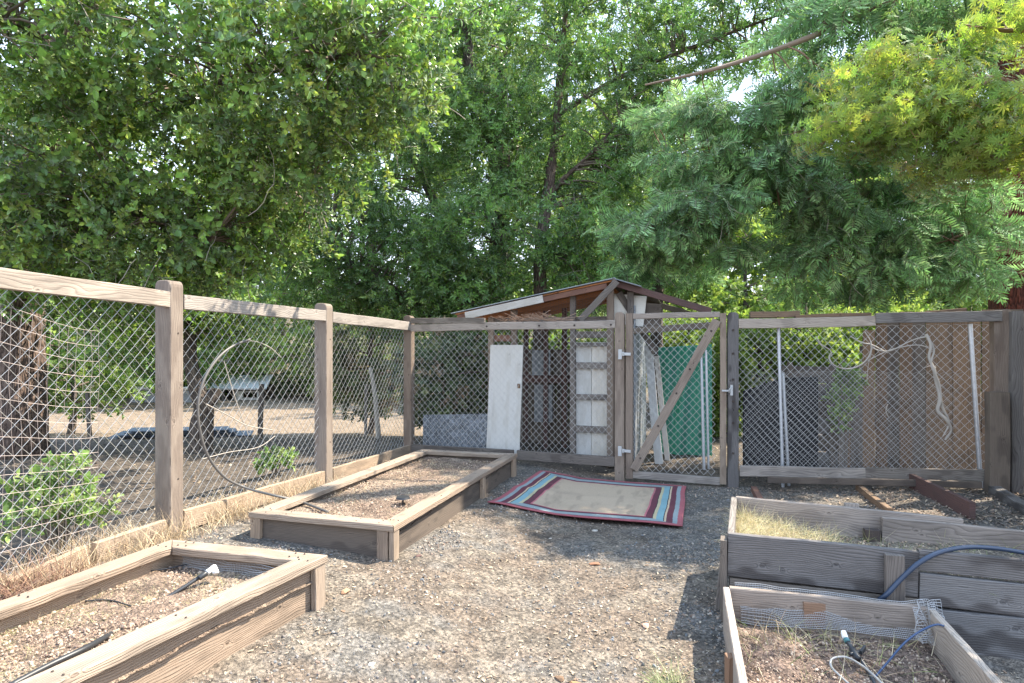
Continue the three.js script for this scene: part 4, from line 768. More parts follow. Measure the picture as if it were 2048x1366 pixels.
{ // dried vine hanging on the fence past the gate
  const v = -0.05, t = thing('dried_vine', 'gnarled grey dried vine hanging in the chain link by the plank fence', 'vine', onV(1885, 880, v));
  const br = (name, p, r, s = 30) => part(t, name, tube(p.map(q => onV(q[0], q[1], v - (q[2] || 0))), r.map(q => q * 0.78), 9, s, 0.6), M.vine);
  br('stem', [[1852, 668], [1862, 690, 0.02], [1858, 715], [1868, 740, 0.03], [1874, 770], [1880, 800, 0.02], [1876, 822], [1893, 840, 0.03], [1902, 860], [1890, 880]], [0.014, 0.017, 0.02, 0.018, 0.02, 0.012], 50);
  br('stem', [[1856, 672], [1868, 700], [1862, 728, 0.03], [1878, 765, 0.03], [1884, 812], [1898, 846], [1886, 872, 0.02]], [0.008, 0.012, 0.012, 0.014, 0.008], 40);
  br('tendril', [[1858, 672], [1830, 678], [1805, 690], [1780, 702], [1755, 700], [1740, 692]], [0.01, 0.008, 0.007, 0.005]);
  br('tendril', [[1866, 700], [1840, 690], [1805, 694], [1770, 704], [1735, 722]], [0.009, 0.007, 0.004]);
  br('tendril', [[1730, 664], [1742, 685], [1740, 710], [1722, 730], [1695, 738], [1668, 730], [1658, 714], [1664, 704]], [0.008, 0.011, 0.012, 0.009, 0.006], 40);
  br('tendril', [[1700, 672], [1722, 684], [1745, 690], [1775, 706]], [0.008, 0.01, 0.005]);
  br('tendril', [[1632, 672], [1642, 688], [1660, 700], [1664, 712]], [0.006, 0.008, 0.005]);
  br('tendril', [[1742, 708], [1736, 735], [1734, 762]], [0.005, 0.003]);
  br('tendril', [[1872, 735], [1860, 732], [1848, 736]], [0.008, 0.004]);
  br('tendril', [[1775, 808], [1772, 822], [1778, 835]], [0.006, 0.004]);
}
// ------------------------------------------------------------------ things out in the field
{
  const d = 24, G = -0.54, P = (px, py, dd = d) => at(px, py, dd);
  const t = thing('field_shelter', 'low animal shelter with a pale ribbed metal roof out in the field', 'shelter', V3(P(465, 800).x, G, -d));
  const x0 = P(405, 780).x, x1 = P(533, 780).x, xr0 = P(398, 757).x + 0.35, xr1 = P(515, 757).x;
  const n = 9; for (let i = 0; i < n; i++) { const xa = lerp(x0, x1, (i + 0.5) / n), xb = lerp(xr0, xr1, (i + 0.5) / n); part(t, 'roof_panel', board(V3(xa, P(0, 778).y, -d), V3(xb, P(0, 756).y + 0.05, -d - 1.5), (x1 - x0) / n * 0.94, 0.05, { up: V3(1, 0, 0), seg: 1, warp: 0, ch: 0.02 }), M.roofMetal ??= std([0.78, 0.80, 0.82], 0.45, 0.1)); }
  const yb = P(0, 782).y;
  { const wl = (k0, k1, h0, h1) => part(t, 'wall_board', board(V3(lerp(x0, x1, k0), (h0 + h1) / 2, -d - 0.2), V3(lerp(x0, x1, k1), (h0 + h1) / 2, -d - 0.2), h1 - h0, 0.05, { seg: 1, warp: 0 }), M.white); wl(0.47, 0.88, G, yb - 0.28); wl(0.47, 0.6, yb - 0.279, yb); wl(0.82, 0.88, yb - 0.279, yb); wl(0.601, 0.819, yb - 0.07, yb); }
  part(t, 'wall', board(V3(x0 + 0.2, (G + yb) / 2, -d - 1.3), V3(x1 - 0.2, (G + yb) / 2, -d - 1.3), yb - G + 0.4, 0.05, { seg: 1, warp: 0 }), M.brownGrey);
  for (const k of [0.06, 0.3, 0.47, 0.9]) part(t, 'post', board(V3(lerp(x0, x1, k), G - 0.1, -d - 0.12), V3(lerp(x0, x1, k), yb, -d - 0.12), 0.09, 0.08, { up: V3(1, 0, 0), seg: 1 }), M.silver);
  const u = thing('water_trough', 'long grey trough with a white pipe along its rim out in the field', 'trough', V3(P(310, 800).x, G, -d + 1));
  const a = P(262, 802, 23), b = P(392, 802, 23); a.y = b.y = G;
  part(u, 'side', board(a.clone().add(V3(0, 0.25, 0)), b.clone().add(V3(0, 0.25, 0)), 0.52, 0.06, { seg: 2, warp: 0 }), std([0.33, 0.34, 0.36], 0.7)); part(u, 'side', board(a.clone().add(V3(0, 0.25, -0.7)), b.clone().add(V3(0, 0.25, -0.7)), 0.52, 0.06, { seg: 2, warp: 0 }), std([0.33, 0.34, 0.36], 0.7));
  part(u, 'rim_pipe', tube([a.clone().add(V3(0.1, 0.56, 0)), b.clone().add(V3(0, 0.54, 0))], 0.07, 8), M.plasticWhite); part(u, 'divider', board(a.clone().lerp(b, 0.2).add(V3(0, 0, 0.05)), a.clone().lerp(b, 0.2).add(V3(0, 0.5, 0.05)), 0.06, 0.06, { up: V3(1, 0, 0), seg: 1 }), M.dark);
}
{ // stack of blue grey metal sheets
  const r = rng(12), blue = std([0.13, 0.155, 0.20], 0.45, 0.3);
  for (let i = 0; i < 5; i++) { const d = 11.3 - 0.12 * i, p = at(222 + i * 9 + 6 * r(), 860, d), q = at(500 - i * 14 + 20 * r(), 852, d + 0.7); p.y = ground(p.x, p.z) + 0.03 + i * 0.035; q.y = ground(q.x, q.z) + 0.03 + i * 0.035; single('roofing_sheet', ['blue grey roofing sheet lying on the field, lowest of the pile', 'blue grey roofing sheet second from the bottom of the pile', 'blue grey roofing sheet in the middle of the pile', 'blue grey roofing sheet second from the top of the pile', 'blue grey roofing sheet on top of the pile in the field'][i], 'roofing sheet', board(p, q, 0.55 - 0.05 * i, 0.022, { up: V3(0, 0.05, -1), seg: 3, warp: 0.01 }), blue, 'roofing sheets piled on the field'); }
}
for (const [x, y0, y1, dx, w, mat, label] of [[180, 786, 872, -6, 0.06, M.silver, 'grey wooden stake standing before the pile of roofing sheets'], [521, 768, 845, 2, 0.075, M.silver, 'grey stake standing in line with the metal roofed shelter'], [732, 768, 842, 0, 0.05, M.silver, 'upright stake beside the leaning pole past the side fence']]) {
  const d = 10.6, b = at(x, y1, d); b.y = ground(b.x, b.z) - 0.05; single('field_stake', label, 'stake', board(b, at(x + dx, y0, d), w, w * 0.8, { up: V3(1, 0, 0), seg: 3, warp: 0.008 }), mat, 'stakes in the field');
}
{ const b = at(757, 842, 11); b.y = ground(b.x, b.z) - 0.05; single('field_stake', 'long crooked pole leaning past the side fence', 'pole', tube([b, at(750, 790, 11), at(740, 735, 11)], [0.05, 0.045, 0.035], 7, 12, 0.2), M.vine); }
// ------------------------------------------------------------------ trees and shrubs
M.deadTwig = std([0.36, 0.31, 0.26], 0.9); M.deadLimb = std([0.23, 0.165, 0.12], 0.9);
function bladeTris(pos, b, dir, nrm, len, wid, fold = 0.18, curl = 0.12) { // one leaf: four faces folded along the midrib
  const s = dir.clone().cross(nrm).normalize(), q = (x, y, z) => b.clone().addScaledVector(dir, x * len).addScaledVector(s, y * wid).addScaledVector(nrm, z * len);
  const B = q(0, 0, 0), m = q(0.5, 0, 0), T = q(1, 0, -curl), L = q(0.42, 0.5, fold * 0.5), R = q(0.42, -0.5, fold * 0.5), L2 = q(0.74, 0.36, fold * 0.3 - curl * 0.4), R2 = q(0.74, -0.36, fold * 0.3 - curl * 0.4);
  for (const t of [[B, L, m], [L, L2, m], [L2, T, m], [B, m, R], [R, m, R2], [R2, m, T]]) for (const v of t) pos.push(v.x, v.y, v.z);
}
const plain = (pos, col) => { const g = new THREE.BufferGeometry(); if (col) g.setAttribute('color', new THREE.Float32BufferAttribute(col, 3)); g.setAttribute('position', new THREE.Float32BufferAttribute(pos, 3)); g.computeVertexNormals(); return g; };
function stick(pos, a, b, r) { const g = wires([[a, b]], r).attributes.position.array; for (const v of g) pos.push(v); }
const fillTo = (col, pos, c) => { while (col.length < pos.length) col.push(...c); };   // each leaf and twig has its own tone
function leafSprig(seed, n, len, leafL, leafW) { // twig along +y with alternate leaves
  const r = rng(seed), pos = [], col = [];
  stick(pos, V3(0, 0, 0), V3(0, len, 0), 0.0016); fillTo(col, pos, [1.3, 0.6, 1.2]);
  for (let i = 0; i < n; i++) {
    const t = (i + 0.6) / n, a = i * 2.4 + r() * 0.8, el = 0.35 + 0.7 * r() - (i === n - 1 ? -0.5 : 0);
    const dir = V3(Math.cos(a) * Math.cos(el), Math.sin(el), Math.sin(a) * Math.cos(el)).normalize();
    const nrm = V3(0, 1, 0).addScaledVector(dir, -dir.y).add(V3((r() - 0.5) * 0.9, (r() - 0.5) * 0.9, (r() - 0.5) * 0.9)); nrm.addScaledVector(dir, -nrm.dot(dir)).normalize();
    const k = 0.75 + 0.5 * r(); bladeTris(pos, V3(0, len * t, 0), dir, nrm, leafL * k, leafW * k, 0.1 + 0.2 * r(), 0.05 + 0.2 * r()); const b = 0.65 + 0.75 * r() + (i > n - 3 ? 0.25 : 0), y = 0.85 + 0.35 * r(); fillTo(col, pos, [b * y, b, b * (0.7 + 0.5 * r())]);
  }
  return plain(pos, col);
}
function needleFrond(seed) { // flat redwood spray along +y: narrow shoots in two ranks, drooping at the tips
  const r = rng(seed), pos = [], col = [], L = 0.36, n = 8, N = V3(0, 0, 1);
  stick(pos, V3(0, 0, 0), V3(0, L * 0.9, -0.03), 0.0028); fillTo(col, pos, [1.3, 0.6, 1.1]);
  const shoot = (b, d, l, w) => { bladeTris(pos, b, d, N.clone().addScaledVector(d, -d.z).normalize(), l, w, 0.03, 0.16); const k = 0.55 + 0.8 * r(); fillTo(col, pos, [k * (0.9 + 0.25 * r()), k, k * (0.8 + 0.4 * r())]); };
  for (let i = 0; i < n; i++) { const t = (i + 0.4) / n, l = 0.15 * Math.sin(Math.PI * (0.25 + 0.66 * t)) * (0.75 + 0.5 * r()); for (const q of [-1, 1]) shoot(V3(0, L * t + q * 0.01, -0.04 * t * t), V3(q * (0.65 + 0.25 * r()), 0.66, -0.2 + 0.4 * (r() - 0.5)).normalize(), l, 0.021 + 0.006 * r()); }
  shoot(V3(0, L * 0.84, -0.03), V3(0, 1, -0.25).normalize(), 0.12, 0.024);
  return plain(pos, col);
}
function mapleSprig(seed) { // hanging palmate leaves
  const r = rng(seed), pos = [], col = [];
  stick(pos, V3(0, 0, 0), V3(0, 0.2, 0), 0.0018); fillTo(col, pos, [0.9, 0.35, 1.2]);
  for (let i = 0; i < 9; i++) {
    const t = (i + 1) / 9.2, a = i * 2.4 + r(), out = V3(Math.cos(a), 0.15, Math.sin(a)).normalize(), b0 = V3(0, 0.2 * t, 0), b = b0.clone().addScaledVector(out, 0.03 + 0.02 * r()); stick(pos, b0, b, 0.0007); fillTo(col, pos, [1, 0.45, 1]);
    const fw = out.clone().multiplyScalar(0.9).add(V3(0, -0.25 - 0.35 * r(), 0)).normalize(), n = V3(0, 1, 0).addScaledVector(fw, -fw.y).add(V3((r() - 0.5) * 0.6, 0, (r() - 0.5) * 0.6)); n.addScaledVector(fw, -n.dot(fw)).normalize(); const s = fw.clone().cross(n), S = 0.042 + 0.02 * r();
    const ang = [-2.1, -1.35, -0.65, 0, 0.65, 1.35, 2.1], ll = [0.45, 0.75, 0.95, 1.1, 0.95, 0.75, 0.45];
    ang.forEach((q, k) => { const d = fw.clone().multiplyScalar(Math.cos(q)).addScaledVector(s, Math.sin(q)), p = d.clone().cross(n); const tip = b.clone().addScaledVector(d, S * ll[k]).addScaledVector(n, -0.15 * S * ll[k]); const m1 = b.clone().addScaledVector(d, S * 0.42).addScaledVector(p, S * 0.1), m2 = b.clone().addScaledVector(d, S * 0.42).addScaledVector(p, -S * 0.1); for (const t3 of [[b, m1, m2], [m1, tip, m2]]) for (const v of t3) pos.push(v.x, v.y, v.z); });
    const k = 0.65 + 0.6 * r(); fillTo(col, pos, [k * (0.75 + 0.4 * r()), k, k * (0.7 + 0.6 * r())]);
  }
  return plain(pos, col);
}
const G = { oak: leafSprig(2, 10, 0.17, 0.062, 0.036), bay: leafSprig(5, 12, 0.2, 0.082, 0.026), far: leafSprig(9, 12, 0.3, 0.12, 0.07), weed: leafSprig(12, 8, 0.1, 0.07, 0.045), needle: needleFrond(3), maple: mapleSprig(6) };
const inBall = r => { for (;;) { const v = V3(r() * 2 - 1, r() * 2 - 1, r() * 2 - 1); if (v.lengthSq() <= 1) return v; } };
const TINT = {
  oak: [[0.129, 0.237, 0.037], [0.196, 0.320, 0.048], [0.093, 0.170, 0.031], [0.258, 0.361, 0.060]],
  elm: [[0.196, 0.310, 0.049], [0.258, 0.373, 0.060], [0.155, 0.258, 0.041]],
  bay: [[0.118, 0.241, 0.050], [0.168, 0.308, 0.060], [0.087, 0.179, 0.041], [0.224, 0.347, 0.068]],
  brush: [[0.129, 0.184, 0.064], [0.184, 0.221, 0.092], [0.092, 0.138, 0.055], [0.258, 0.202, 0.110]],
  needle: [[0.183, 0.352, 0.110], [0.249, 0.431, 0.148], [0.130, 0.261, 0.084], [0.292, 0.454, 0.157]],
  maple: [[0.32, 0.46, 0.050], [0.38, 0.48, 0.055], [0.26, 0.41, 0.05], [0.44, 0.47, 0.07]],
  weed: [[0.22, 0.36, 0.08], [0.17, 0.29, 0.065], [0.28, 0.40, 0.11]],
};
// fills masses with clumps of sprigs. mass: {c, r:[x,y,z], n, cr, k, s, tint}
function foliage(masses, seed, { droop = 0.25, flat = 0.7, shell = 0.45, up = 0 } = {}) {
  const r = rng(seed), items = [], clumps = [];
  for (const m of masses) for (let i = 0; i < m.n; i++) {
    const q = inBall(r); if (q.length() > 0) q.setLength(Math.pow(q.length(), shell));
    const c = m.c.clone().add(V3(q.x * m.r[0], q.y * m.r[1], q.z * m.r[2])), cr = m.cr * (0.6 + 0.7 * r()), hue = r(), dk = 0.8 + 0.45 * r();
    if (c.y < ground(c.x, c.z) + 0.1) continue;
    clumps.push([c, cr]);
    const outw = q.clone().setY(q.y * 0.6);
    for (let k = 0; k < m.k; k++) {
      const o = inBall(r), p = c.clone().add(V3(o.x * cr, o.y * cr * flat, o.z * cr));
      const dir = o.clone().multiplyScalar(0.9).addScaledVector(outw, 0.5).add(V3((r() - 0.5) * 0.8, (r() - 0.5) * 0.6 - droop + up, (r() - 0.5) * 0.8)).normalize();
      const Q = new THREE.Quaternion().setFromUnitVectors(UP, dir).multiply(new THREE.Quaternion().setFromAxisAngle(UP, r() * 6.283));
      const s = m.s * (0.6 + 0.75 * r()), T = m.tint, t = T[Math.floor((hue * 0.6 + r() * 0.4) * T.length) % T.length], kk = dk * (0.85 + 0.3 * r());
      items.push([p, Q, V3(s, s, s), [t[0] * kk, t[1] * kk, t[2] * kk * (0.9 + 0.2 * r())]]);
    }
  }
  return { items, clumps };
}
function crownMesh(t, name, geo, mat, items) {
  const im = new THREE.InstancedMesh(geo, mat, items.length), m4 = new THREE.Matrix4(), c = new THREE.Color();
  items.forEach(([p, q, s, k], i) => { im.setMatrixAt(i, m4.compose(p.clone().sub(t.position), q, s)); im.setColorAt(i, c.setRGB(k[0], k[1], k[2])); });
  shade(im); im.name = name; im.userData.kind = 'stuff'; t.add(im); return im;
}
function branchesTo(clumps, nodes, seed, r0 = 0.02, every = 1) { // thin limbs from the nearest node of the trunk to each clump
  const r = rng(seed), out = [];
  clumps.forEach(([c, cr], i) => {
    if (i % every) return; let best = nodes[0], bd = 1e9; for (const n of nodes) { const d = n.distanceTo(c) + Math.max(0, n.y - c.y) * 0.8; if (d < bd) { bd = d; best = n; } }
    const m = best.clone().lerp(c, 0.5).add(V3((r() - 0.5) * 0.2 * bd, (0.05 + 0.1 * r()) * bd, (r() - 0.5) * 0.2 * bd));
    out.push(tube([best, m, c], [r0 * (0.6 + 0.5 * bd / 3), r0 * 0.6, r0 * 0.22], 5, 6, 0, false));
  });
  return out;
}
function tree(name, label, base, { trunks, bark, branch = M.branch, masses, geo, mat, fol = {}, seed = 1, group, r0 = 0.02, every = 1, sides = 12, twigs = 0 }) {
  const t = thing(name, label, name.includes('shrub') ? 'shrub' : 'tree', base, group);
  const nodes = [];
  for (const q of trunks) { part(t, q.name || 'trunk', tube(q.p, q.r, sides, Math.max(12, q.p.length * 6), 0.16), q.mat || bark); const C = new THREE.CatmullRomCurve3(q.p, false, 'centripetal'); for (let i = 8; i <= 30; i++) nodes.push(C.getPoint(i / 30)); }
  const f = foliage(masses, seed, fol);
  const b = branchesTo(f.clumps, nodes, seed + 5, r0, every); if (b.length) part(t, 'branches', b, branch);
  if (twigs) { const r = rng(seed + 9), sg = []; for (let i = 0; i < twigs; i++) { const [c, cr] = f.clumps[Math.floor(r() * f.clumps.length)]; let p = c.clone().addScaledVector(inBall(r), cr); const d = inBall(r).add(V3(0, -0.5, 0)).normalize(); for (let k = 0; k < 4; k++) { const q = p.clone().addScaledVector(d, 0.07 + 0.07 * r()); sg.push([p, q]); p = q; d.add(inBall(r).multiplyScalar(0.35)).normalize(); } } part(t, 'dead_twigs', wires(sg, 0.0032), M.deadTwig).userData.kind = 'stuff'; }
  crownMesh(t, 'crown', geo, mat, f.items);
  return t;
}
const mass = (px, py, d, rx, ry, rz, n, o = {}) => ({ c: at(px, py, d), r: [rx, ry, rz], n, cr: 0.4, k: 34, s: 1, tint: TINT.oak, ...o });
const foot = (px, d) => { const p = at(px, 800, d); p.y = ground(p.x, p.z) - 0.08; return p; };

// --- big oak over the side fence
{
  const b = foot(25, 8.6), o = { cr: 0.42, k: 25, tint: TINT.oak, s: 1.06 }, s = o, e = { cr: 0.34, k: 20, tint: TINT.oak, s: 1.0 };
  tree('oak_tree', 'broad old oak whose leafy boughs hang over the side fence', b, {
    bark: M.barkOak, seed: 11, geo: G.oak, mat: M.leafOak, r0: 0.022, sides: 16, twigs: 420,
    trunks: [{ p: [b, at(28, 700, 8.6), at(36, 560, 8.5), at(60, 380, 8.3), at(110, 190, 8), at(160, 20, 7.6), at(230, -160, 7)], r: [0.42, 0.33, 0.31, 0.27, 0.22, 0.17, 0.1] },
      { name: 'limb', p: [at(60, 380, 8.3), at(190, 300, 7.8), at(330, 220, 7.2), at(500, 150, 6.4), at(700, 110, 5.9)], r: [0.14, 0.1, 0.08, 0.05, 0.02] },
      { name: 'limb', p: [at(48, 500, 8.4), at(160, 440, 7.6), at(300, 440, 7), at(420, 480, 6.9)], r: [0.12, 0.08, 0.05, 0.02] },
      { name: 'limb', p: [at(500, 150, 6.4), at(600, 200, 6.8), at(640, 300, 7.2), at(610, 420, 7.7)], r: [0.045, 0.035, 0.022, 0.01] },
      { name: 'limb', p: [at(110, 190, 8), at(90, 120, 7.2), at(60, 60, 6.3), at(-100, 20, 5.6)], r: [0.13, 0.09, 0.06, 0.03] }],
    masses: [mass(60, 330, 6.6, 1.2, 1.2, 1.0, 34, o), mass(180, 470, 7.0, 1.3, 0.6, 0.9, 30, o), mass(330, 500, 7.2, 1.1, 0.55, 0.9, 26, o), mass(420, 380, 7.2, 0.75, 0.75, 0.8, 20, o),
      mass(330, 250, 7.0, 0.9, 0.7, 0.9, 22, o), mass(120, 110, 6.3, 1.3, 0.7, 1.0, 28, o), mass(330, 70, 6.2, 1.1, 0.6, 1.0, 22, s), mass(540, 150, 5.9, 0.85, 0.6, 0.9, 24, s), mass(680, 130, 5.8, 0.75, 0.55, 0.8, 20, s), mass(560, 290, 6.6, 0.5, 0.6, 0.6, 12, s),
      mass(90, 560, 7.8, 1.2, 0.3, 0.7, 16, o), mass(300, 590, 8.2, 1.2, 0.25, 0.7, 14, o), mass(-200, 250, 7, 1.4, 1.6, 1.4, 30, o), mass(430, -130, 6.4, 2.2, 0.7, 1.4, 26, s), mass(40, -120, 6.8, 2, 0.8, 1.6, 24, o), mass(460, 470, 7.4, 0.4, 0.5, 0.5, 8, o), mass(790, 150, 6.4, 0.5, 0.7, 0.6, 10, e), mass(640, 330, 7.2, 0.55, 0.55, 0.7, 9, e), mass(600, 440, 7.8, 0.35, 0.5, 0.6, 6, e), mass(720, 250, 6.8, 0.5, 0.4, 0.6, 7, e), mass(860, 60, 6.4, 0.45, 0.4, 0.6, 6, e)],
  });
}
// --- crooked dark tree just past the side fence
{
  const b = foot(402, 9.0);
  tree('crooked_tree', 'small crooked dark tree past the side fence behind the hose loop', b, {
    bark: M.barkGrey, seed: 21, geo: G.oak, mat: M.leafOak, r0: 0.014,
    trunks: [{ p: [b, at(404, 850, 9), at(408, 815, 9), at(392, 770, 9.05), at(380, 720, 9.1), at(378, 660, 9.2), at(350, 600, 9.3)], r: [0.17, 0.15, 0.13, 0.115, 0.10, 0.08, 0.04] }, { name: 'limb', p: [at(408, 815, 9), at(425, 795, 9.05), at(428, 780, 9.1)], r: [0.11, 0.10, 0.09] }],
    masses: [mass(330, 640, 9.3, 0.7, 0.4, 0.7, 14), mass(430, 640, 9.5, 0.55, 0.4, 0.6, 13), mass(400, 570, 9.6, 0.9, 0.4, 0.8, 14), mass(250, 660, 9.8, 0.6, 0.5, 0.6, 10)],
  });
}
// --- bay trees behind the shed
{
  const b = foot(985, 12.6), o = { cr: 0.5, k: 30, tint: TINT.bay, s: 1.05 }, y = o;
  tree('bay_tree', 'tall dark bay tree with many stems rising behind the shed roof', b, {
    bark: M.barkGrey, seed: 31, geo: G.bay, mat: M.leafBay, r0: 0.03, twigs: 380,
    trunks: [{ p: [b, at(990, 600, 12.6), at(1000, 420, 12.5), at(985, 260, 12.4), at(945, 150, 12.3), at(925, 20, 12.2), at(915, -120, 12)], r: [0.26, 0.21, 0.18, 0.16, 0.12, 0.1, 0.06] },
      { p: [b, at(930, 560, 12.9), at(880, 430, 13), at(820, 300, 13), at(770, 170, 13)], r: [0.2, 0.14, 0.11, 0.08, 0.04] },
      { p: [b, at(860, 640, 12.2), at(760, 560, 12), at(660, 500, 11.8)], r: [0.16, 0.11, 0.07, 0.03] },
      { p: [at(1000, 420, 12.5), at(1010, 300, 12.7), at(1000, 180, 12.8), at(1020, 50, 12.9)], r: [0.13, 0.12, 0.09, 0.05] }],
    masses: [mass(700, 480, 12, 1.3, 0.9, 1.2, 34, o), mass(850, 500, 12, 1.2, 0.8, 1.2, 34, o), mass(960, 450, 11.8, 0.9, 0.9, 1.0, 26, o), mass(620, 380, 12, 0.8, 0.9, 1.1, 20, y), mass(760, 310, 12.4, 1.2, 0.8, 1.2, 26, o), mass(900, 300, 12.6, 0.8, 0.7, 1.2, 14, o), mass(820, 160, 12.6, 1.4, 0.8, 1.3, 24, o), mass(980, 90, 12.8, 1.3, 0.8, 1.3, 24, o), mass(680, 190, 12.4, 0.9, 0.8, 1.1, 16, y), mass(640, 570, 12.4, 0.9, 0.5, 1, 16, o), mass(800, 600, 12.2, 1.4, 0.45, 1, 26, o), mass(950, 590, 11.9, 1.0, 0.5, 0.9, 22, o), mass(1050, 230, 12.6, 0.6, 0.6, 1, 14, o), mass(740, 60, 13, 1.5, 0.8, 1.2, 26, o), mass(900, 170, 13.2, 1.2, 0.8, 1, 22, o), mass(1040, 350, 13, 0.8, 0.8, 1, 16, o), mass(880, 20, 13, 1.4, 0.7, 1.2, 24, o), mass(590, 250, 13.5, 0.9, 0.9, 1, 18, y), mass(985, 330, 11.6, 0.5, 0.6, 0.5, 9, o), mass(1000, 210, 11.8, 0.5, 0.4, 0.5, 7, o), mass(940, 200, 12, 0.6, 0.5, 0.5, 9, o), mass(1090, 470, 11.0, 0.3, 0.4, 0.4, 5, o)],
  });
}
{
  const b = foot(1080, 11.6), o = { cr: 0.48, k: 28, tint: TINT.bay, s: 1.0 };
  tree('bay_tree', 'slender bay tree with a single leaning stem rising over the shed ridge', b, {
    bark: M.barkOak, seed: 41, geo: G.bay, mat: M.leafBay, r0: 0.026, twigs: 200,
    trunks: [{ p: [b, at(1080, 590, 11.6), at(1082, 500, 11.6), at(1094, 400, 11.7), at(1108, 300, 11.8), at(1118, 180, 11.9), at(1130, 40, 12), at(1140, -90, 12)], r: [0.15, 0.13, 0.125, 0.11, 0.09, 0.075, 0.05, 0.03] }, { name: 'limb', p: [at(1094, 400, 11.7), at(1125, 360, 11.6), at(1180, 310, 11.5), at(1240, 240, 11.4)], r: [0.06, 0.05, 0.035, 0.015] }, { name: 'limb', p: [at(1114, 230, 11.9), at(1250, 150, 11.5), at(1450, 70, 11.2), at(1640, 0, 11)], r: [0.055, 0.045, 0.03, 0.015] }],
    masses: [mass(1170, 300, 11.6, 0.9, 0.8, 1, 22, o), mass(1200, 170, 11.6, 1.0, 0.7, 1.1, 22, o), mass(1120, 60, 11.8, 1.0, 0.7, 1.1, 20, o), mass(1180, 480, 11.4, 0.65, 0.7, 0.8, 20, o), mass(1150, 570, 11.4, 0.8, 0.4, 0.8, 14, o), mass(1290, 180, 11.4, 0.6, 0.6, 0.8, 9, o), mass(1350, 90, 11.2, 0.7, 0.5, 0.8, 9, o), mass(1540, 40, 11, 1.1, 0.5, 0.9, 16, o), mass(1650, -20, 11, 1.2, 0.5, 1, 14, o), mass(1480, 130, 11.5, 0.7, 0.4, 0.8, 10, o), mass(1250, 20, 11.8, 0.9, 0.5, 0.9, 14, o), mass(1270, 300, 11.8, 0.6, 0.6, 0.8, 14, o), mass(1230, 400, 11.8, 0.5, 0.5, 0.7, 12, o), mass(1420, 30, 11.4, 0.6, 0.4, 0.7, 7, o)],
  });
}
// --- redwood at the corner, boughs sweeping over the fence
{
  const b = foot(2042, 8.9), n = (px, py, d, rx, ry, rz, k) => mass(px, py, d, rx, ry * 0.75, rz, Math.round(k * 0.62), { cr: 0.27, k: 22, s: 0.72, tint: TINT.needle });
  const bough = (x0, y0, d0, x1, y1, d1, dy = 0.1) => ({ name: 'bough', p: [at(x0, y0, d0), at(lerp(x0, x1, 0.4), lerp(y0, y1, 0.35) - 20, lerp(d0, d1, 0.4)), at(lerp(x0, x1, 0.75), lerp(y0, y1, 0.7) - 10, lerp(d0, d1, 0.75)), at(x1, y1, d1)], r: [0.07, 0.05, 0.03, 0.012], mat: M.branchRed });
  tree('redwood_tree', 'tall redwood with a furrowed red trunk and feathery boughs by the fence corner', b, {
    bark: M.barkRed, branch: M.branchRed, seed: 51, geo: G.needle, mat: M.needle, r0: 0.014, fol: { droop: 0.75, flat: 0.35, shell: 0.6 }, sides: 20, twigs: 220,
    trunks: [{ p: [b, at(2036, 620, 8.9), at(2032, 400, 8.9), at(2028, 180, 8.9), at(2022, -60, 8.9), at(2016, -500, 8.9), at(2012, -900, 8.9)], r: [0.42, 0.34, 0.32, 0.3, 0.27, 0.22, 0.15] },
      bough(2030, 300, 8.9, 1330, 480, 8.2), bough(2030, 220, 8.9, 1420, 340, 8.3), bough(2028, 160, 8.9, 1300, 330, 8.8), bough(2032, 420, 8.8, 1640, 540, 7.8), bough(2032, 380, 8.8, 1560, 420, 7.9), bough(2036, 500, 8.8, 1760, 560, 7.8), bough(2026, 60, 8.9, 1480, 230, 8.3), bough(2024, 40, 8.9, 1660, 160, 8), bough(2034, 460, 8.8, 1900, 480, 7.5),
      { name: 'dead_limb', p: [at(2024, -120, 8.9), at(1900, -50, 8.6), at(1790, 0, 8.0), at(1600, 82, 7.4), at(1430, 138, 7.3), at(1290, 170, 7.4)], r: [0.06, 0.05, 0.042, 0.032, 0.022, 0.01], mat: M.deadLimb }],
    masses: [n(1310, 460, 8.3, 0.62, 0.34, 0.6, 34), n(1400, 420, 8.1, 0.6, 0.3, 0.6, 26), n(1290, 520, 8.5, 0.35, 0.22, 0.4, 8), n(1420, 500, 8.3, 0.45, 0.24, 0.5, 8), n(1400, 320, 8.3, 0.7, 0.25, 0.6, 28), n(1540, 340, 8, 0.55, 0.35, 0.6, 30), n(1590, 400, 7.9, 0.35, 0.3, 0.5, 16), n(1500, 230, 8.0, 0.8, 0.18, 0.6, 34), n(1640, 190, 7.8, 0.7, 0.18, 0.6, 34), n(1350, 230, 8.9, 0.5, 0.3, 0.6, 16),
      n(1640, 500, 7.9, 0.5, 0.24, 0.5, 16), n(1720, 440, 7.9, 0.7, 0.26, 0.6, 30), n(1760, 545, 7.8, 0.55, 0.22, 0.5, 20), n(1860, 480, 7.7, 0.6, 0.3, 0.6, 28), n(1840, 380, 7.9, 0.6, 0.24, 0.6, 24), n(1960, 540, 7.6, 0.35, 0.2, 0.4, 8), n(1700, 330, 8.2, 0.7, 0.25, 0.6, 24), n(1940, 420, 7.7, 0.4, 0.2, 0.5, 12), n(1570, 560, 8.4, 0.3, 0.2, 0.4, 5), n(1840, 110, 8.4, 0.8, 0.3, 0.8, 20), n(1860, 0, 8.6, 0.7, 0.3, 0.8, 12),
      { c: V3(5.0, 5.7, -7.9), r: [1.4, 0.3, 0.9], n: 46, cr: 0.4, k: 18, s: 0.9, tint: TINT.needle }, { c: V3(9.2, 4.5, -8.6), r: [1.4, 1.6, 1.4], n: 34, cr: 0.36, k: 14, s: 1.0, tint: TINT.needle }],
  });
}
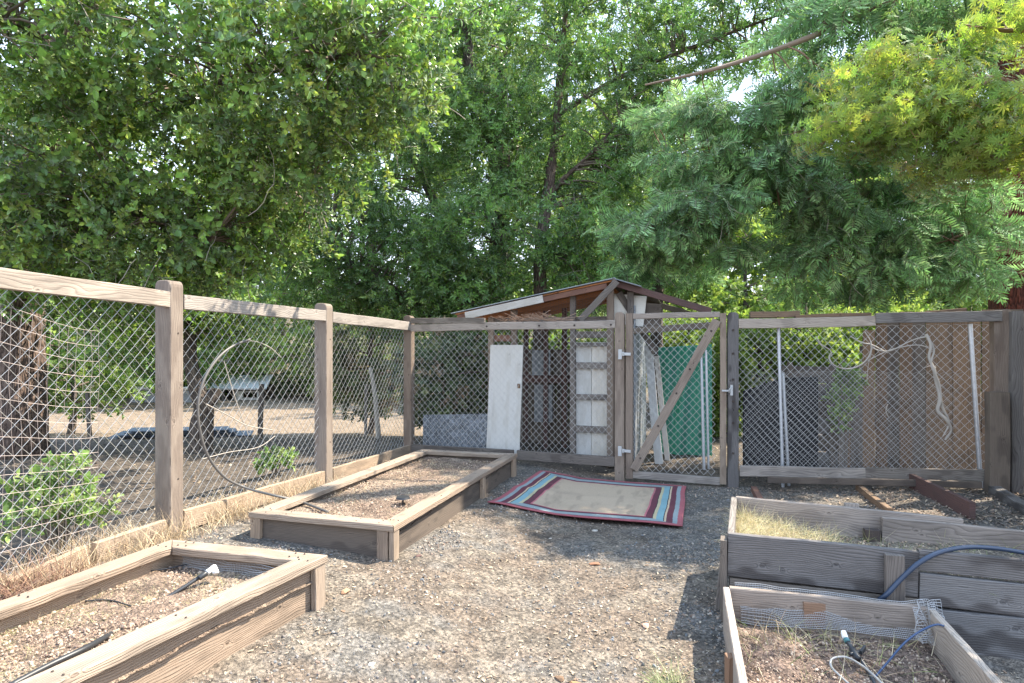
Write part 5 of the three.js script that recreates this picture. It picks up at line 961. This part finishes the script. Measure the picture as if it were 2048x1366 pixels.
// --- young redwoods between the shed and the corner
for (const [px, d, top, label, sd] of [[1316, 11.5, 380, 'young straight stemmed redwood behind the bare red rafter', 61], [1602, 11.2, 250, 'young dark redwood stem behind the grey board screen', 62]]) {
  const b = foot(px, d), o = { cr: 0.28, k: 16, s: 0.75, tint: TINT.needle };
  tree('young_redwood', label, b, { bark: M.barkGrey, branch: M.branchRed, seed: sd, geo: G.needle, mat: M.needle, r0: 0.014, fol: { droop: 0.7, flat: 0.45 }, group: 'young redwoods behind the fence',
    trunks: [{ p: [b, at(px - 2, 650, d), at(px, 520, d), at(px - 4, top, d), at(px - 4, top - 150, d)], r: [0.13, 0.12, 0.1, 0.07, 0.02] }], masses: [mass(px, top + 60, d, 0.8, 0.6, 0.8, 26, o), mass(px + 40, top + 150, d, 0.6, 0.35, 0.6, 10, o)] });
}
// --- yellow green maple reaching in from behind the plank fence
{
  const b = V3(5.9, ground(5.9, -5.2) - 0.05, -5.2), o = (px, py, d, rx, ry, rz, k) => mass(px, py, d + 1.7, rx * 1.38, ry * 1.38, rz * 1.1, k, { cr: 0.32, k: 7, s: 1.3, tint: TINT.maple });
  const lim = (...p) => ({ name: 'limb', p, r: [0.05, 0.035, 0.02, 0.008], mat: M.branchRed });
  tree('maple_tree', 'yellow green maple with fine lobed leaves reaching over the tall plank bed', b, {
    bark: M.barkOak, branch: M.branchRed, seed: 71, geo: G.maple, mat: M.leafMaple, r0: 0.009, fol: { droop: 0.25, flat: 0.2, shell: 0.7 },
    trunks: [{ p: [b, V3(5.85, 1.0, -5.2), V3(5.6, 2.0, -5.3), V3(5.7, 3.4, -5.3), V3(5.8, 4.8, -5.2)], r: [0.1, 0.085, 0.075, 0.06, 0.02] }, lim(V3(5.6, 2.0, -5.3), at(2060, 290, 6.1), at(1900, 250, 6.1), at(1740, 230, 6.2)), lim(V3(5.65, 2.7, -5.3), at(2060, 180, 6), at(1930, 150, 6.1), at(1790, 150, 6.2)), lim(V3(5.7, 3.3, -5.3), at(2080, 70, 5.9), at(2000, 60, 5.9), at(1930, 50, 5.9)), lim(V3(5.6, 2.2, -5.3), V3(5.2, 2.9, -4.7), V3(4.8, 3.3, -4.2), V3(4.3, 3.5, -3.8))],
    masses: [o(1800, 190, 4.5, 0.34, 0.14, 0.3, 24), o(1740, 245, 4.5, 0.28, 0.12, 0.3, 20), o(1880, 235, 4.4, 0.36, 0.17, 0.35, 30), o(1980, 260, 4.3, 0.32, 0.16, 0.35, 26), o(1960, 310, 4.3, 0.3, 0.08, 0.3, 14), o(1770, 130, 4.6, 0.22, 0.1, 0.25, 10), o(2030, 40, 4.2, 0.25, 0.13, 0.3, 14), o(1690, 170, 4.6, 0.12, 0.08, 0.2, 4),
      { c: V3(5.2, 3.4, -4.7), r: [0.6, 0.35, 0.6], n: 26, cr: 0.28, k: 11, s: 1.2, tint: TINT.maple }, { c: V3(4.5, 3.5, -3.9), r: [0.5, 0.3, 0.5], n: 24, cr: 0.28, k: 11, s: 1.2, tint: TINT.maple }, { c: V3(6.2, 4.2, -5), r: [0.9, 0.6, 0.8], n: 40, cr: 0.3, k: 11, s: 1.2, tint: TINT.maple }],
  });
}
// --- sunlit trees and brush farther off
function far(name, label, px, py, d, rx, ry, rz, n, tint, s = 1, geo = G.far, seed = px, group) {
  const b = foot(px, d), c = at(px, py, d), H = c.y - b.y;
  tree(name, label, b, { bark: M.barkGrey, seed, geo, mat: geo === G.far ? M.leafFar : M.leafBay, r0: 0.03, every: 2, sides: 8, group,
    trunks: [{ p: [b, b.clone().lerp(c, 0.4).add(V3(0.1, 0, 0)), c, c.clone().add(V3(0.1, ry * 0.6, 0))], r: [0.05 * H * 0.5 + 0.03, 0.04 * H * 0.5 + 0.02, 0.05, 0.02] }],
    masses: [{ c, r: [rx, ry, rz], n, cr: 0.8 * s, k: 22, s: 1.25 * s, tint }, { c: c.clone().add(V3(0, -ry * 0.8, 0)), r: [rx * 0.9, Math.max(0.4, (H - ry) * 0.6), rz * 0.9], n: Math.round(n * 0.5), cr: 0.7 * s, k: 20, s: 1.15 * s, tint }] });
}
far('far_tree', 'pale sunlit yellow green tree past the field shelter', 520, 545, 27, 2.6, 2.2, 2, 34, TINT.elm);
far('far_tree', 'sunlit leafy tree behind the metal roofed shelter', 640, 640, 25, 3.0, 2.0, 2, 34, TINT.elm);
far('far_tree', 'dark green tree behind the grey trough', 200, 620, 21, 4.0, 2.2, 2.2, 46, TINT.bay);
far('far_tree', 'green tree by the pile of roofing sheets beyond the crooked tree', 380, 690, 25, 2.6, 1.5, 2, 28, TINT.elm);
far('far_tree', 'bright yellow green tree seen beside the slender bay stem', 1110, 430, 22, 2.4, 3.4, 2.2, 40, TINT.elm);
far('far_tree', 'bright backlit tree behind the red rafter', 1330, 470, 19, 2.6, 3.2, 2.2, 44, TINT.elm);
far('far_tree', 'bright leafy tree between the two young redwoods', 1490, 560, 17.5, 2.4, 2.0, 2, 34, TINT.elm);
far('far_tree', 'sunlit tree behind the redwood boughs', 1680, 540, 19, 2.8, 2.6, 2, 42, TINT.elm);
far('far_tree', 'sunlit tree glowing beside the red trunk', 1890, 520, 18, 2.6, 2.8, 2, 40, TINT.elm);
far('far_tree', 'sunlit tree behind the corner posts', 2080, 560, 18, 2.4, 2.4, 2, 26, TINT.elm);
far('far_tree', 'dark leafy tree far behind the tall bay', 860, 500, 31, 5.0, 5.0, 2.5, 50, TINT.bay);
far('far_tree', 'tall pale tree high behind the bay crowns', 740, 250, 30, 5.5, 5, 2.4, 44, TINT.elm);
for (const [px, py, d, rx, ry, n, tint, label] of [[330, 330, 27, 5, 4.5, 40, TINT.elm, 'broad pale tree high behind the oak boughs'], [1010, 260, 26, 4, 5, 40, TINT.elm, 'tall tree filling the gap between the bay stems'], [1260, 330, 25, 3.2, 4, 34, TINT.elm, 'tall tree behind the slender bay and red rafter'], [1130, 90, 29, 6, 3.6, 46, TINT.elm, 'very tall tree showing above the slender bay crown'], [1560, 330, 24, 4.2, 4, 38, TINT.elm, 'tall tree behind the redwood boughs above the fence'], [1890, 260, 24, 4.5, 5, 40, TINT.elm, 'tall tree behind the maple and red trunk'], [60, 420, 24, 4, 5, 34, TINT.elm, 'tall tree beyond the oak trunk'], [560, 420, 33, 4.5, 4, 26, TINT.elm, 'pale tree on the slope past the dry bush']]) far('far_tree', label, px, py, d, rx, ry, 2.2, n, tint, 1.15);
const brush = (label, px, py, d, rx, ry, rz, n, tint, s = 0.7) => far('shrub', label, px, py, d, rx, ry, rz, n, tint, s, G.far, px * 3 + 1);
brush('dark brush between the side fence and the shed', 740, 700, 13.2, 1.0, 0.9, 0.8, 26, TINT.brush, 0.6);
brush('tangled brown and green brush behind the blue grey sheet', 905, 760, 10.6, 0.75, 0.75, 0.6, 26, TINT.brush, 0.5);
brush('tall brush beside the white door leaf', 930, 690, 11.6, 0.8, 0.7, 0.6, 22, TINT.bay, 0.5);
brush('dark shrub under the oak boughs', 140, 700, 13, 1.4, 0.9, 0.9, 26, TINT.oak, 0.6);
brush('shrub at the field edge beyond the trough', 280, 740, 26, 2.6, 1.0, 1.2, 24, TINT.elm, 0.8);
brush('dry bush at the far edge of the field', 600, 750, 26, 2.6, 1.1, 1.2, 26, TINT.brush, 0.8);
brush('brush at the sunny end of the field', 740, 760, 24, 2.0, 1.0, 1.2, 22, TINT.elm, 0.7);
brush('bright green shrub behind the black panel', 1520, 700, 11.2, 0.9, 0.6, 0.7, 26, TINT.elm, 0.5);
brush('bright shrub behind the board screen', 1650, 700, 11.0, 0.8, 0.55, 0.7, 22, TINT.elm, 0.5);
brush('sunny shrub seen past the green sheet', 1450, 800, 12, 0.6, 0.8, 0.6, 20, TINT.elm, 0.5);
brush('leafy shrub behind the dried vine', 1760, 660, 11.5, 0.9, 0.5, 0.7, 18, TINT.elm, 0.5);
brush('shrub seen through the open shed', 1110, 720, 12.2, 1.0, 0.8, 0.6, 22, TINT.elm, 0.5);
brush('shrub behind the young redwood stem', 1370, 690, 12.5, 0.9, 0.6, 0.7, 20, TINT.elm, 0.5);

// --- weeds
function weed(name, label, base, masses, geo, mat, seed, fol, group) { const t = thing(name, label, 'weed', base, group); const f = foliage(masses, seed, { droop: 0, up: 0.5, ...fol }); part(t, 'stems', f.clumps.map(([c]) => tube([base.clone().add(V3((c.x - base.x) * 0.3, 0, (c.z - base.z) * 0.3)), base.clone().lerp(c, 0.5).add(V3(0, 0.03, 0)), c], [0.006, 0.004, 0.002], 5, 6, 0, false)), M.twig); crownMesh(t, 'leaves', geo, mat, f.items); return t; }
{
  const p = onU(120, 1050, -0.28); p.y = ground(p.x, p.z); const w = (px, py, rx, ry, n) => ({ c: onU(px, py, -0.25), r: [rx * 0.8, ry * 0.8, 0.12], n, cr: 0.07, k: 5, s: 0.66, tint: TINT.weed });
  weed('weed_bush', 'bright green lobed weed bush growing through the side fence netting', p, [w(130, 955, 0.13, 0.1, 8), w(95, 1000, 0.15, 0.11, 8), w(160, 1005, 0.1, 0.09, 6), w(60, 980, 0.07, 0.05, 4), w(140, 1045, 0.12, 0.05, 4), w(195, 1015, 0.05, 0.04, 3), w(40, 1035, 0.06, 0.04, 4)], G.weed, M.weed, 5);
}
{ const p = onU(552, 925, -0.8); p.y = ground(p.x, p.z); weed('weed_tuft', 'small bright green weed behind the side fence by the long bed', p, [{ c: p.clone().add(V3(0, 0.14, 0)), r: [0.16, 0.1, 0.12], n: 16, cr: 0.06, k: 8, s: 0.7, tint: TINT.weed }, { c: p.clone().add(V3(0.28, 0.03, 0.0)), r: [0.07, 0.05, 0.06], n: 5, cr: 0.05, k: 7, s: 0.6, tint: TINT.weed }], G.weed, M.weed, 6); }
{ const p = onV(1682, 900, 0.6); p.y = ground(p.x, p.z); weed('ivy_strand', 'bright ivy strand climbing between the board screen and the plank fence', p, [{ c: onV(1684, 800, 0.65), r: [0.06, 0.4, 0.06], n: 22, cr: 0.07, k: 7, s: 0.6, tint: TINT.weed }, { c: onV(1700, 765, 0.65), r: [0.16, 0.1, 0.06], n: 10, cr: 0.07, k: 7, s: 0.6, tint: TINT.weed }], G.weed, M.weed, 7); }

// --- dry grass: along the side fence, in the beds, beside the tall bed; green tuft on the gravel
function bladeGeo(seed) { const pos = []; const r = rng(seed); const n = 4, w = 0.008; let p = V3(0, 0, 0); const bend = 0.5 + r() * 0.6; for (let i = 0; i < n; i++) { const a0 = bend * i / n, a1 = bend * (i + 1) / n; const q = p.clone().add(V3(Math.sin(a1) / n, Math.cos(a1) / n, 0)); const w0 = w * (1 - i / n), w1 = w * (1 - (i + 1) / n); for (const v of [[p.x, p.y, w0], [q.x, q.y, w1], [p.x, p.y, -w0], [p.x, p.y, -w0], [q.x, q.y, w1], [q.x, q.y, -w1]]) pos.push(...v); p = q; } return plain(pos); }
const straw = [[0.58, 0.47, 0.30], [0.48, 0.36, 0.22], [0.66, 0.56, 0.38], [0.40, 0.28, 0.17]], greenish = [[0.34, 0.36, 0.14], [0.45, 0.42, 0.2], [0.26, 0.30, 0.10]];
function grassItems(n, place, len, lay, tones, seed) { const r = rng(seed), out = []; for (let i = 0; i < n; i++) { const p = place(r); if (!p) continue; const L = len * (0.4 + 0.9 * r()), t = tones[Math.floor(r() * tones.length)], k = 0.75 + 0.5 * r(); out.push([p, quatE((r() - 0.5) * 2 * lay, r() * 6.283, (r() - 0.5) * 2 * lay), V3(L, L, L * 0.9 + 0.02), t.map(v => v * k)]); } return out; }
{
  const line = r => { const v = -5.9 + 4 * Math.pow(r(), 1.3), u = -0.02 + (r() - 0.35) * 0.4, p = F(u, v, 0); if (fbm(v * 4 + 8, u * 3, 2) < 0.42) return null; p.y = ground(p.x, p.z) - 0.01; return p; };
  scatter('dry_grass', 'dry straw coloured weeds growing along the base of the side fence', 'grass', bladeGeo(1), M.dry, grassItems(5200, line, 0.24, 0.6, straw, 3));
  const dark = r => { const v = -5.6 + 0.9 * r(), u = 0.05 + 0.2 * r(), p = F(u, v, 0); p.y = ground(p.x, p.z); return p; };
  scatter('dry_grass', 'tangle of rusty brown dead weeds below the green weed bush', 'grass', bladeGeo(4), M.dry, grassItems(900, dark, 0.26, 0.9, [[0.30, 0.17, 0.11], [0.22, 0.13, 0.1], [0.36, 0.24, 0.16]], 4));
  const inQ = (Q, h, th, sx = 0.06) => r => { const s = sx + (1 - 2 * sx) * r(), t = sx + (1 - 2 * sx) * r(), p = Q[0].clone().lerp(Q[1], s).lerp(Q[3].clone().lerp(Q[2], s), t); if (fbm(p.x * 3.4 + 20, p.z * 3.4, 3) < th) return null; p.y = h; return p; };
  scatter('dry_grass', 'short yellowed grass on the soil of the nearer bed', 'grass', bladeGeo(2), M.dry, grassItems(9500, inQ(BED.near, 0.075, 0.46), 0.05, 1.2, [...straw, ...greenish], 5));
  scatter('dry_grass', 'matted dry grass on the soil of the long bed', 'grass', bladeGeo(2), M.dry, grassItems(6500, inQ(BED.long, 0.085, 0.43), 0.055, 1.2, [...straw, straw[0], greenish[1]], 6));
  const T4 = [TALL.fl, TALL.fr, TALL.br, TALL.bl], L4 = [LOW.bl, LOW.br, LOW.fr, LOW.fl];
  const pileQ = r => { const s = 0.02 + 0.26 * Math.pow(r(), 1.4), t = 0.08 + 0.86 * r(), p = T4[0].clone().lerp(T4[1], s).lerp(T4[3].clone().lerp(T4[2], s), t); p.y = 0.11 + 0.10 * smooth(0.28, 0, s); return p; };
  scatter('straw', 'pale straw heaped in the sunlit corner of the tall plank bed', 'straw', bladeGeo(3), M.dry, grassItems(4200, pileQ, 0.13, 1.35, [[0.70, 0.60, 0.38], [0.62, 0.5, 0.3], [0.55, 0.52, 0.26]], 7));
  scatter('dry_grass', 'limp green and yellow weeds lying on the soil of the tall bed', 'grass', bladeGeo(3), M.dry, grassItems(1500, r => { const p = inQ(T4, 0.105, 0.42, 0.04)(r); return p && p.x > TALL.fl.x + 0.75 ? p : null; }, 0.12, 1.3, [...greenish, straw[2], [0.2, 0.26, 0.09]], 8));
  scatter('dry_grass', 'cut weeds and straw lying on the soil of the low bed', 'grass', bladeGeo(3), M.dry, grassItems(1500, r => { const p = inQ(L4, -0.1, 0.0, 0.04)(r); const t = (p.z - LOW.bl.z); return r() < 0.8 && t > 0.35 ? null : p; }, 0.16, 1.35, [...straw, ...greenish], 9));
  { // clods and chips on the soil of the beds
    const r = rng(404), it = []; const tones = [[0.36, 0.26, 0.19], [0.28, 0.195, 0.14], [0.42, 0.32, 0.24], [0.22, 0.155, 0.12], [0.46, 0.37, 0.28]];
    for (const [Q, h, n] of [[BED.near, 0.078, 5200], [BED.long, 0.088, 4200], [L4, -0.1, 2600], [T4, 0.105, 1500]]) for (let i = 0; i < n; i++) { const p = inQ(Q, h, 0, 0.05)(r), s = 0.0028 + 0.006 * Math.pow(r(), 3), t = tones[Math.floor(r() * 5)], k = 0.8 + 0.4 * r(); p.y += 0.02 * (fbm(p.x * 3, p.z * 3, 2) - 0.5); it.push([p, quatE(r() * 6, r() * 6, r() * 6), V3(s * 1.4, s * 0.8, s), t.map(v => v * k)]); }
    scatter('soil_clods', 'small clods and chips on the soil of the garden beds', 'soil', pebbleGeo(60), M.stone, it);
  }
  const tuft = r => { const p = on(1330, 1345, -0.14); p.x += (r() - 0.5) * 0.16; p.z += (r() - 0.5) * 0.14; p.y = ground(p.x, p.z); return p; };
  const tw = scatter('grass_tuft', 'limp green grass tuft on the gravel in front of the low bed', 'grass', bladeGeo(5), M.dry, grassItems(150, tuft, 0.15, 1.1, [[0.22, 0.30, 0.10], [0.36, 0.40, 0.18], [0.5, 0.48, 0.28]], 10));
  const thin = r => { const d = 2 + 5 * r(), x = (r() - 0.4) * d, p = gp(x, -d); if (inBed(p.x, p.z) || fbm(x * 2 + 60, d * 2, 3) < 0.55) return null; const [u, v] = uv_of(p.x, p.z); return u > 0.1 && v < 0 && u < 5 ? p : null; };
  scatter('dry_grass', 'sparse dry blades lying flat on the gravel', 'grass', bladeGeo(2), M.dry, grassItems(6000, thin, 0.045, 1.45, straw, 11));
  const field = r => { const d = 10 + 12 * r(), x = -12 + 11 * r(), p = gp(x, -d); const [u, v] = uv_of(p.x, p.z); return u < -0.3 || v > 0.3 ? p : null; };
  scatter('dry_grass', 'short dry grass stubble over the field', 'grass', bladeGeo(2), M.dry, grassItems(9000, field, 0.12, 1.1, straw, 12));
}
renderer.render(scene, camera);
